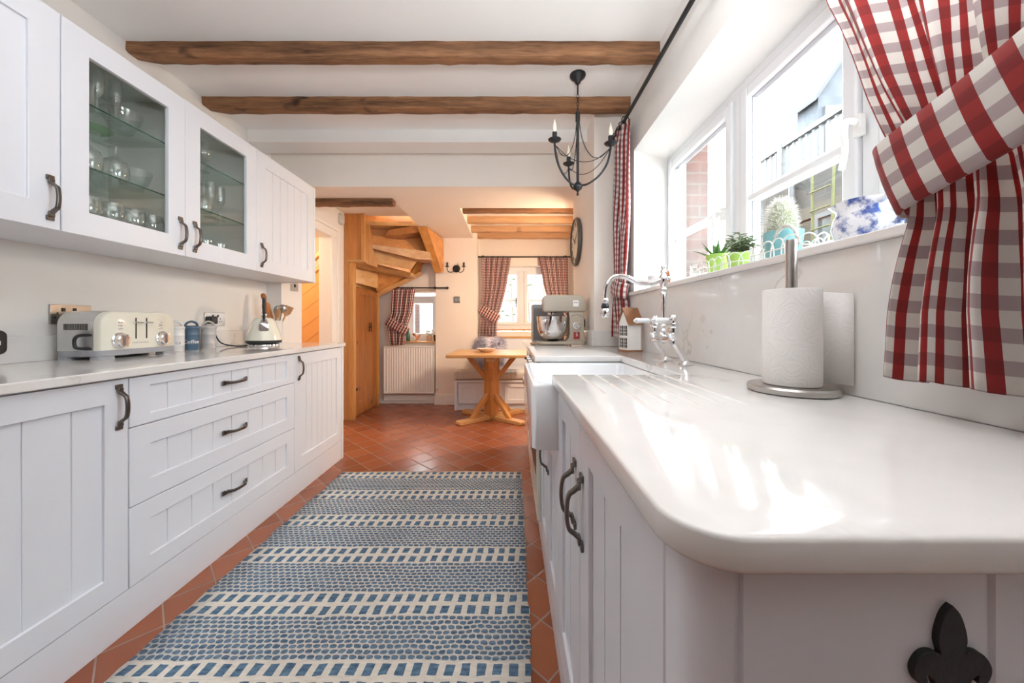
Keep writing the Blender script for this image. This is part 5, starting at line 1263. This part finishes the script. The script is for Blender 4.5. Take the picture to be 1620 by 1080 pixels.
for x in (x0-.003, x1): m = MB(); m.box(x, x+.003, 4.69, 4.775, z0+.02, z1-.006); m.build('side_cover', trim_white, t)
m = MB(); m.box(x0+.02, x1-.02, 4.740, 4.770, z0+.02, z1-.02); m.build('rear_panel', trim_white, t)
m = MB(); m.tube([(x1, 4.73, .20), (x1+.05, 4.73, .20)], .012, 10); m.tube([(x1+.05, 4.73, .215), (x1+.05, 4.73, .06)], .0085, 10); m.build('valve_body', chrome, t, merge=False)
m = MB(Matrix.Translation((x1+.05, 4.73, .215))); m.lathe([(.017, 0), (.020, .006), (.021, .06), (.017, .085), (0, .088)], 16); m.build('valve_head', white_pl, t)
m = MB(); m.tube([(x0, 4.73, .20), (x0-.025, 4.73, .20), (x0-.025, 4.73, .06)], .009, 10); m.build('tail_pipe', chrome, t)
m = MB(); m.tube(smoothpath([(x0-.025, 4.735, .07), (x0-.02, 4.755, .055), (x0+.03, 4.765, .050), (-1.1, 4.765, .050)], 4), .0075, 8); o = m.build('pipe_run', trim_white, t)
# ---- dining table
t = thing('dining_table', 'square oak pedestal dining table with diagonal braces and crossed feet', 'table', (-.21, 4.05, 0)); tx, ty = -.21, 4.05
m = MB(); m.box(-.665, .245, 3.68, 4.46, .717, .750); m.build('table_top', oak_x, t, bevel=.006)
m = MB(); m.box(tx-.36, tx+.36, ty-.045, ty+.045, .690, .717); m.box(tx-.045, tx+.045, ty-.33, ty+.33, .672, .7172); m.build('bearer', oak_x, t, bevel=.004, merge=False)
m = MB(Matrix.Translation((tx, ty, 0)) @ Matrix.Rotation(PI/4, 4, 'Z')); m.box(-.062, .062, -.062, .062, .02, .690); m.build('pedestal', oak_z, t, bevel=.004)
for k in range(4):
    a = math.atan2(.27, .335); ang = [a, PI-a, PI+a, -a][k]; R_ = Matrix.Translation((tx, ty, 0)) @ Matrix.Rotation(ang, 4, 'Z')
    m = MB(R_); m.loft([[(.03, -.045, 0), (.03, .045, 0), (.03, .045, .048), (.03, -.045, .048)], [(.42, -.045, 0), (.42, .045, 0), (.42, .045, .040), (.42, -.045, .040)], [(.445, -.040, .008), (.445, .040, .008), (.445, .040, .034), (.445, -.040, .034)]]); m.build('foot', oak_x, t, bevel=.004)
    m = MB(R_); m.prism([(.055, -.022, .30), (.055, -.022, .24), (.225, -.022, .04), (.290, -.022, .04)], (0, .044, 0)); m.build('foot_brace', oak_z, t, bevel=.004)
    m = MB(Matrix.Translation((tx, ty, 0)) @ Matrix.Rotation(k*PI/2, 4, 'Z')); m.prism([(.05, -.025, .40), (.05, -.025, .47), (.21, -.025, .69), (.285, -.025, .69)], (0, .05, 0)); m.build('top_brace', oak_z, t, bevel=.004)
# bowl on the table
t = thing('bowl', 'shallow shell coloured bowl on the dining table', 'bowl', (-.27, 4.05, .75)); shellm = simple('shell_ceramic', (.66, .52, .44), .4, var=.2, scale=30)
m = MB(Matrix.Translation((-.27, 4.05, .7505))); R = []
for r, z in ((.05, 0), (.06, .004), (.09, .024), (.105, .040), (.10, .042), (.084, .026), (.05, .008), (.001, .007)): R.append([(r*math.cos(a)*(1+.05*math.cos(8*a)), r*math.sin(a)*(1+.05*math.cos(8*a)), z+.004*math.cos(8*a)*(r > .08)) for a in [2*PI*i/48 for i in range(48)]])
m.loft(R); m.build('dish', shellm, t, smooth=60)
# ---- bench
t = thing('bench', 'pale grey storage bench with a drawer and boarded back behind the dining table', 'bench', (-.1, 4.65, 0))
m = MB(); m.box(-.69, -.655, 4.405, 4.71, 0, .372); m.build('side', cab, t, bevel=.003)
m = MB(); m.box(-.655, .50, 4.4425, 4.71, .065, .372); m.build('carcass', cab, t)
m = MB(); m.box(-.655, .50, 4.408, 4.442, .345, .372); m.build('top_rail', cab, t, bevel=.002)
m = MB(); m.box(-.655, .50, 4.445, 4.46, 0, .064); m.build('kick_board', cab, t)
for u0, u1 in ((-.640, -.080), (-.068, .492)):
    m = MB(frame_M('F', 4.442)); shaker(m, u0, u1, .080, .334, .05, .05, t=.02, rec=.012, grooves=gl(u0+.05, u1-.05, .055), gw=.004, gd=.003); d = m.build('drawer', cab, t, bevel=.0015, seg=1); knob(d, ((u0+u1)/2+.12 if u0 < -.1 else (u0+u1)/2, 4.422, .205), 'F', black_iron)
m = MB(); m.box(-.425, .50, 4.94, 4.968, .10, .885)
m.build('back_panel', cab, t)
m = MB(frame_M('F', 4.94)); us = [-.425]; gs = set()
for g in gl(-.425, .50, .08): gs.add(len(us)); us += [g-.003, g+.003]
us += [.50]; heightfield(m, us, [.50, .868], lambda i, j: .010 if i in gs else .014); m.build('boarding', cab, t)
m = MB(); m.box(-.425, .50, 4.915, 4.96, .868, .893); m.build('back_rail', oak_x, t, bevel=.003)
m = MB(); m.box(-.44, .50, 4.71, 4.94, .30, .372); m.build('seat_board', cab, t)
m = MB(); m.box(-.695, .49, 4.395, 4.712, .3725, .475); o = m.build('seat_cushion', cush_m, None, bevel=.035, seg=4); props(o, 'small check box cushion on top of the grey storage bench', 'cushion')
# fluffy throw cushion
t = thing('throw_cushion', 'fluffy lavender grey cushion on the bench behind the dining table', 'cushion', (-.27, 4.62, .48))
c0 = Vector((-.27, 4.70, .70)); Rt = Matrix.Translation(c0) @ Matrix.Rotation(math.radians(-14), 4, 'X')
m = MB(Rt)
def pil(k): return [(.20*k*math.copysign(abs(math.cos(a))**.55, math.cos(a)), 0, .195*k*math.copysign(abs(math.sin(a))**.55, math.sin(a))) for a in [2*PI*i/32 for i in range(32)]]
rings = []
for k, y in ((.02, -.065), (.4, -.06), (.75, -.04), (.95, -.012), (1, 0), (.95, .012), (.75, .04), (.4, .06), (.02, .065)): rings.append([(p[0], y, p[2]) for p in pil(k)])
m.loft(rings); m.build('pad', lav, t, smooth=80)
rnd = random.Random(9); m = MB(Rt)
for i in range(2600):
    a = rnd.uniform(0, 6.283); k = rnd.random()**.45; y = -.066*(1-k**3)*(1 if rnd.random() < .75 else -1)
    p = Vector((.20*k*math.copysign(abs(math.cos(a))**.55, math.cos(a)), y, .195*k*math.copysign(abs(math.sin(a))**.55, math.sin(a))))
    o_ = (Vector((p.x*2.2*k*k, y*6-.06, p.z*2.2*k*k)).normalized()+Vector((rnd.uniform(-.6, .6), rnd.uniform(-.6, .6), rnd.uniform(-.6, .3)))).normalized()
    L = rnd.uniform(.035, .080); s_ = o_.orthogonal().normalized()*.0017; s2 = o_.cross(s_); e = p+o_*L+Vector((0, 0, -.008))
    m.loft([[p+s_, p-s_*.5+s2*.8, p-s_*.5-s2*.8], [e+s_*.2, e-s_*.1+s2*.2, e-s_*.1-s2*.2]])
f_ = m.build('fur', simple('lavender_strands', (.50, .50, .60), .95, var=.5, scale=18), t, merge=False, normals=False); f_['kind'] = 'stuff'
# ---- wall light, thermostat
t = thing('wall_light', 'black iron twin candle wall light between the two far windows', 'wall light', (-.71, 4.70, 1.795)); T = Matrix.Translation((-.71, 4.719, 1.795))
m = MB(T @ Matrix.Rotation(PI/2, 4, 'X')); m.lathe([(.050, 0), (.048, .008), (.03, .016), (.012, .020), (0, .021)], 24); m.build('back_plate', black_iron, t)
for s in (-1, 1):
    m = MB(T); m.tube(smoothpath([(s*.01, -.02, 0), (s*.03, -.06, -.045), (s*.075, -.075, -.055), (s*.105, -.075, -.03), (s*.108, -.075, .01)], 5), .0055, 8); arm = m.build('arm', black_iron, t)
    m = MB(T @ Matrix.Translation((s*.108, -.075, .008))); m.lathe([(.006, 0), (.026, .006), (.028, .012), (.013, .012), (.013, .062), (.010, .064), (0, .064)], 16); m.build('candle_cup', black_iron, arm)
t = thing('thermostat', 'square steel switch plate on the far pier below the black wall light', 'switch', (-.705, 4.715, 1.386)); m = MB(); m.box(-.747, -.662, 4.711, 4.7195, 1.343, 1.430); pl = m.build('face_plate', steel, t, bevel=.002); 
for i in range(2): m = MB(); m.box(-.728+i*.03, -.708+i*.03, 4.708, 4.711, 1.372, 1.402); m.build('rocker', grey_pl, pl)
# ---- far curtains
M2 = Matrix(((1, 0, 0, 0), (0, -1, 0, 4.685), (0, 0, 1, 0), (0, 0, 0, 1)))
rod('short black curtain rod over the small window above the radiator', (-1.545, 4.685, 1.540), (-.845, 4.685, 1.540), .009, ((.80, .10),), (0, 1, 0), [.03, .11, .2, .29, .37])
c2 = curtain('small red gingham curtain tied back above the white radiator', M2, 1.530, .792, lambda z: (lerp([.79, .98, 1.06, 1.2, 1.53], [-1.565, -1.60, -1.605, -1.555, -1.54], z), lerp([.79, .95, 1.02, 1.2, 1.53], [-1.395, -1.37, -1.36, -1.30, -1.25], z)),
    lambda z: .020 if z > 1.1 or z < .9 else .014, 4.5, .60, 40, 80, check_s, seed=21, pleat=.008)
tieback(c2, M2, [(-1.60, -.03, 1.13), (-1.615, .0, 1.12), (-1.59, .030, 1.10), (-1.50, .042, 1.045), (-1.41, .036, .995), (-1.352, .005, .965), (-1.36, -.02, .965)], .055, check_s)
M3 = Matrix(((1, 0, 0, 0), (0, -1, 0, 4.90), (0, 0, 1, 0), (0, 0, 0, 1)))
rod('black curtain rod across the far dining window', (-.425, 4.90, 1.985), (.815, 4.90, 1.985), .009, ((.04, .06), (.96, .06)), (0, 1, 0), [.03, .09, .15, .21, .27, .66, .72, .79, .86, .93])
c3 = curtain('red gingham curtain tied back at the left of the far dining window', M3, 1.975, .903, lambda z: (lerp([.9, 1.1, 1.28, 1.5, 1.98], [-.432, -.415, -.405, -.39, -.39], z), lerp([.9, 1.1, 1.16, 1.3, 1.6, 1.98], [-.18, -.175, -.17, -.12, -.045, .015], z)),
    lambda z: .022 if z > 1.3 or z < 1.05 else .015, 5.5, .85, 40, 90, check_s, seed=31, pleat=.010)
tieback(c3, M3, [(-.40, -.03, 1.285), (-.418, .005, 1.275), (-.39, .030, 1.262), (-.31, .042, 1.215), (-.21, .036, 1.155), (-.160, .006, 1.13), (-.168, -.02, 1.13)], .062, check_s)
c4 = curtain('red gingham curtain tied back at the right of the far dining window, above the mixer', M3, 1.975, .903, lambda z: (lerp([.9, 1.1, 1.16, 1.3, 1.6, 1.98], [.60, .59, .585, .54, .46, .39], z), lerp([.9, 1.1, 1.28, 1.5, 1.98], [.835, .83, .815, .80, .795], z)),
    lambda z: .022 if z > 1.3 or z < 1.05 else .015, 5.5, .85, 40, 90, check_s, seed=37, pleat=.010)
tieback(c4, M3, [(.815, -.03, 1.285), (.835, .005, 1.275), (.805, .030, 1.262), (.725, .042, 1.215), (.625, .036, 1.155), (.575, .006, 1.13), (.583, -.02, 1.13)], .062, check_s)
MD = MR(.845)
c5 = curtain('narrow red gingham curtain just left of the wall clock, hanging on the side wall', MD, 2.0, .903, lambda z: (4.50, 4.76), lambda z: .022, 3.5, .5, 24, 60, check_s, seed=41)
rod('short black curtain rod on the dining side wall behind the clock', (.845, 3.66, 2.012), (.845, 4.78, 2.012), .009, ((.05, .10), (.95, .10)), (1, 0, 0), [.80, .88, .96])
# ---- things on the small far sill
SZ2 = .832
t = thing('bottle', 'dark green glass bottle beside the curtain on the small far sill', 'bottle', (-1.375, 4.85, SZ2)); m = MB(Matrix.Translation((-1.385, 4.85, SZ2))); m.lathe([(.025, 0), (.028, .004), (.028, .095), (.012, .125), (.011, .165), (.013, .167), (.013, .175), (0, .176)], 18); m.build('body', simple('bottle_green', (.03, .10, .08), .1), t)
t = thing('robin_ornament', 'round brown bird ornament in the middle of the small far sill', 'ornament', (-1.29, 4.86, SZ2)); m = MB(Matrix.Translation((-1.285, 4.86, SZ2))); m.ball((0, 0, .045), (.040, .036, .042), 16, 10); m.ball((-.018, -.008, .092), (.022, .021, .021), 12, 8); m.tube([(.03, .0, .05), (.06, 0, .085), (.066, 0, .090)], [.016, .010, .004], 8); m.tube([(-.038, -.012, .092), (-.052, -.016, .090)], [.005, .001], 6); m.build('body', simple('bird_brown', (.42, .16, .07), .5, var=.3, scale=30), t, merge=False)
m = MB(Matrix.Translation((-1.285, 4.86, SZ2))); m.ball((-.012, -.026, .042), (.026, .014, .030), 12, 8); m.build('breast', white_pot, t)
t = thing('flower_pot', 'peach pot of small pale flowers at the right of the small far sill', 'plant', (-1.09, 4.86, SZ2)); pot(t, -1.095, 4.86, SZ2, .034, .045, .075, simple('peach_pot', (.72, .50, .34), .6))
m = MB(); g2 = MB(); rnd = random.Random(2)
for i in range(14):
    a = rnd.uniform(0, 6.28); r = rnd.uniform(.01, .07); q = Vector((-1.095+r*math.cos(a), 4.86+.6*r*math.sin(a), SZ2+rnd.uniform(.10, .155))); m.ball(q, (.013, .012, .008), 8, 6); g2.tube([(-1.095, 4.86, SZ2+.06), q], .0014, 5)
m.build('blossom', simple('pale_blossom', (.80, .70, .62), .6, var=.1), t, merge=False); g2.build('stems', leaf, t, merge=False)
t = thing('cup', 'dark brown beaker at the far right end of the small far sill', 'cup', (-1.012, 4.83, SZ2)); m = MB(Matrix.Translation((-1.015, 4.84, SZ2))); m.lathe([(.018, 0), (.020, .003), (.027, .085), (.025, .085), (.018, .008), (0, .006)], 16); m.build('body', simple('brown_glaze', (.10, .06, .035), .3), t)
# ================================================================ OUTSIDE
grass = simple('garden_paving', (.22, .21, .20), .9, var=.2)
b = MB(); b.box(1.345, 30, -8, 30, -.45, -.35); b.box(-12, 1.345, 5.3, 30, -.45, -.35); o = b.build('ground', grass, None, merge=False); o['kind'] = 'structure'
NX = 3.0
t = thing('neighbouring_building', 'grey brown stone building with a cream band and white window outside the kitchen window', 'building', (NX, 3.2, -.35))
m = MB(); m.box(NX, NX+1.2, 1.2, 4.95, -.36, 2.66); wl = m.build('wall', stonewall, t)
cb = simple('cream_render', (.07, .06, .045), .8); wp = simple('outdoor_white_paint', (.075, .078, .08), .5)
m = MB(); m.box(NX-.02, NX, 1.2, 4.95, 2.12, 2.24); m.build('cream_band', cb, t)
m = MB(); m.box(NX-.015, NX, 1.2, 4.95, -.36, 2.10); m.build('rendered_base', simple('buff_render', (.055, .048, .036), .85, var=.15), t)
m = MB(); m.box(NX-.05, NX+.0, 1.2, 4.95, 2.61, 2.665); m.build('gutter', wp, t)
m = MB(); m.tube([(NX-.04, 3.75, -.3), (NX-.04, 3.75, 2.65)], .03, 10); m.build('downpipe', wp, t)
m = MB(); y0, y1 = 3.22, 3.48; framebox(m, y0, y1, 1.35, 2.13, .045, NX-.04, NX+.01); m.box(NX-.03, NX, y0, y1, 1.72, 1.75); wn = m.build('window', wp, t, merge=False); m = MB(); m.box(NX-.018, NX-.013, y0+.04, y1-.04, 1.39, 2.09); m.build('window_pane', simple('far_pane', (.10, .12, .12), .1), wn)
t = thing('terrace_railing', 'white baluster railing running along the top of the stone building outside', 'railing', (NX+.1, 3.2, 2.70)); 
m = MB(); m.box(NX+.06, NX+.12, 1.2, 4.95, 3.05, 3.10); m.build('top_rail', wp, t); m = MB(); m.box(NX+.06, NX+.12, 1.2, 4.95, 2.70, 2.74); m.build('bottom_rail', wp, t)
y = 1.25
while y < 4.95:
    m = MB(); w_ = .035 if int(round((y-1.25)/.085)) % 11 == 0 else .013
    m.box(NX+.09-w_, NX+.09+w_, y-w_, y+w_, 2.668, 3.06 if w_ < .03 else 3.16); m.build('baluster', wp, t); y += .085
t = thing('gabled_house', 'pale grey slate gabled house rising above the railing outside', 'house', (7, 7.5, -.35))
m = MB(); m.prism([(5.95, 6.9, -.3), (5.95, 6.9, 5.45), (6.65, 6.9, 6.45), (7.35, 6.9, 5.45), (7.35, 6.9, -.3)], (0, .5, 0)); m.build('wall', paleroof, t)
for s in (0, 1):
    m = MB(); a = Vector((5.83, 6.8, 5.33)) if s == 0 else Vector((7.47, 6.8, 5.33)); ap = Vector((6.65, 6.8, 6.50)); u_ = Vector((0, 0, .10)); m.prism([a, ap, ap+u_, a+u_], (0, .7, 0)); m.build('roof', simple('roof_tile_dark', (.045, .046, .05), .8), t)
m = MB(); m.box(6.05, 7.3, 6.85, 6.9, 4.2, 5.25); m.build('bay_window', wp, t)
t = thing('trellis', 'yellow green wooden trellis leaning outside the kitchen window', 'trellis', (2.6, 3.1, -.3)); ymat = simple('trellis_paint', (.085, .09, .03), .7)
for s in (-1, 1): m = MB(); m.tube([(2.72, 3.15+s*.05, -.36), (2.76, 3.15+s*.11, 2.42)], .012, 8); m.build('upright', ymat, t)
for k in range(9): z = .9+k*.17; m = MB(); w_ = .05+.06*(z+.36)/2.8; m.tube([(2.73, 3.15-w_, z), (2.73, 3.15+w_, z)], .008, 6); m.build('rung', ymat, t)
# gardens beyond the dining windows
gw = brickm('pale_garden_wall', (.26, .25, .235), (.21, .20, .19), (.17, .165, .16), .35, .14)
o = MB().box(-4.5, 3.0, 8.0, 8.3, -.36, 2.35).build('garden_wall', gw); props(o, 'pale stone garden wall beyond the far dining window', 'wall')
m = MB(); rnd = random.Random(8)
for i in range(420):
    q = Vector((rnd.uniform(-1.5, 1.6), rnd.uniform(6.9, 7.5), 0)); q.z = rnd.uniform(.2, 2.9) if rnd.random() < .5 else rnd.uniform(2.3, 2.9); b_ = rnd.uniform(0, 6.28)
    blade(m, q, (math.cos(b_), math.sin(b_), rnd.uniform(-.2, .9)), rnd.uniform(.06, .15), rnd.uniform(.02, .04), .2, 4, .004)
t = thing('garden_shrub', 'pale green shrub against the garden wall beyond the far dining window', 'shrub', (0, 7.6, -.35)); fo = m.build('foliage', simple('shrub_leaf', (.10, .16, .05), .6, var=.5, scale=4), t, merge=False)
m = MB()
for k in range(9): x = -1.3+k*.33; m.tube([(x, 7.3, -.36), (x+.05, 7.25, 1.0), (x-.04, 7.25, 2.6)], .012, 6)
m.build('stems', simple('shrub_stem', (.12, .09, .06), .8), t, merge=False)
o = MB().box(-2.9, -1.85, 7.0, 7.3, -.36, 1.45).build('brick_planter', brick); props(o, 'red brick garden planter outside the small far window', 'planter', )
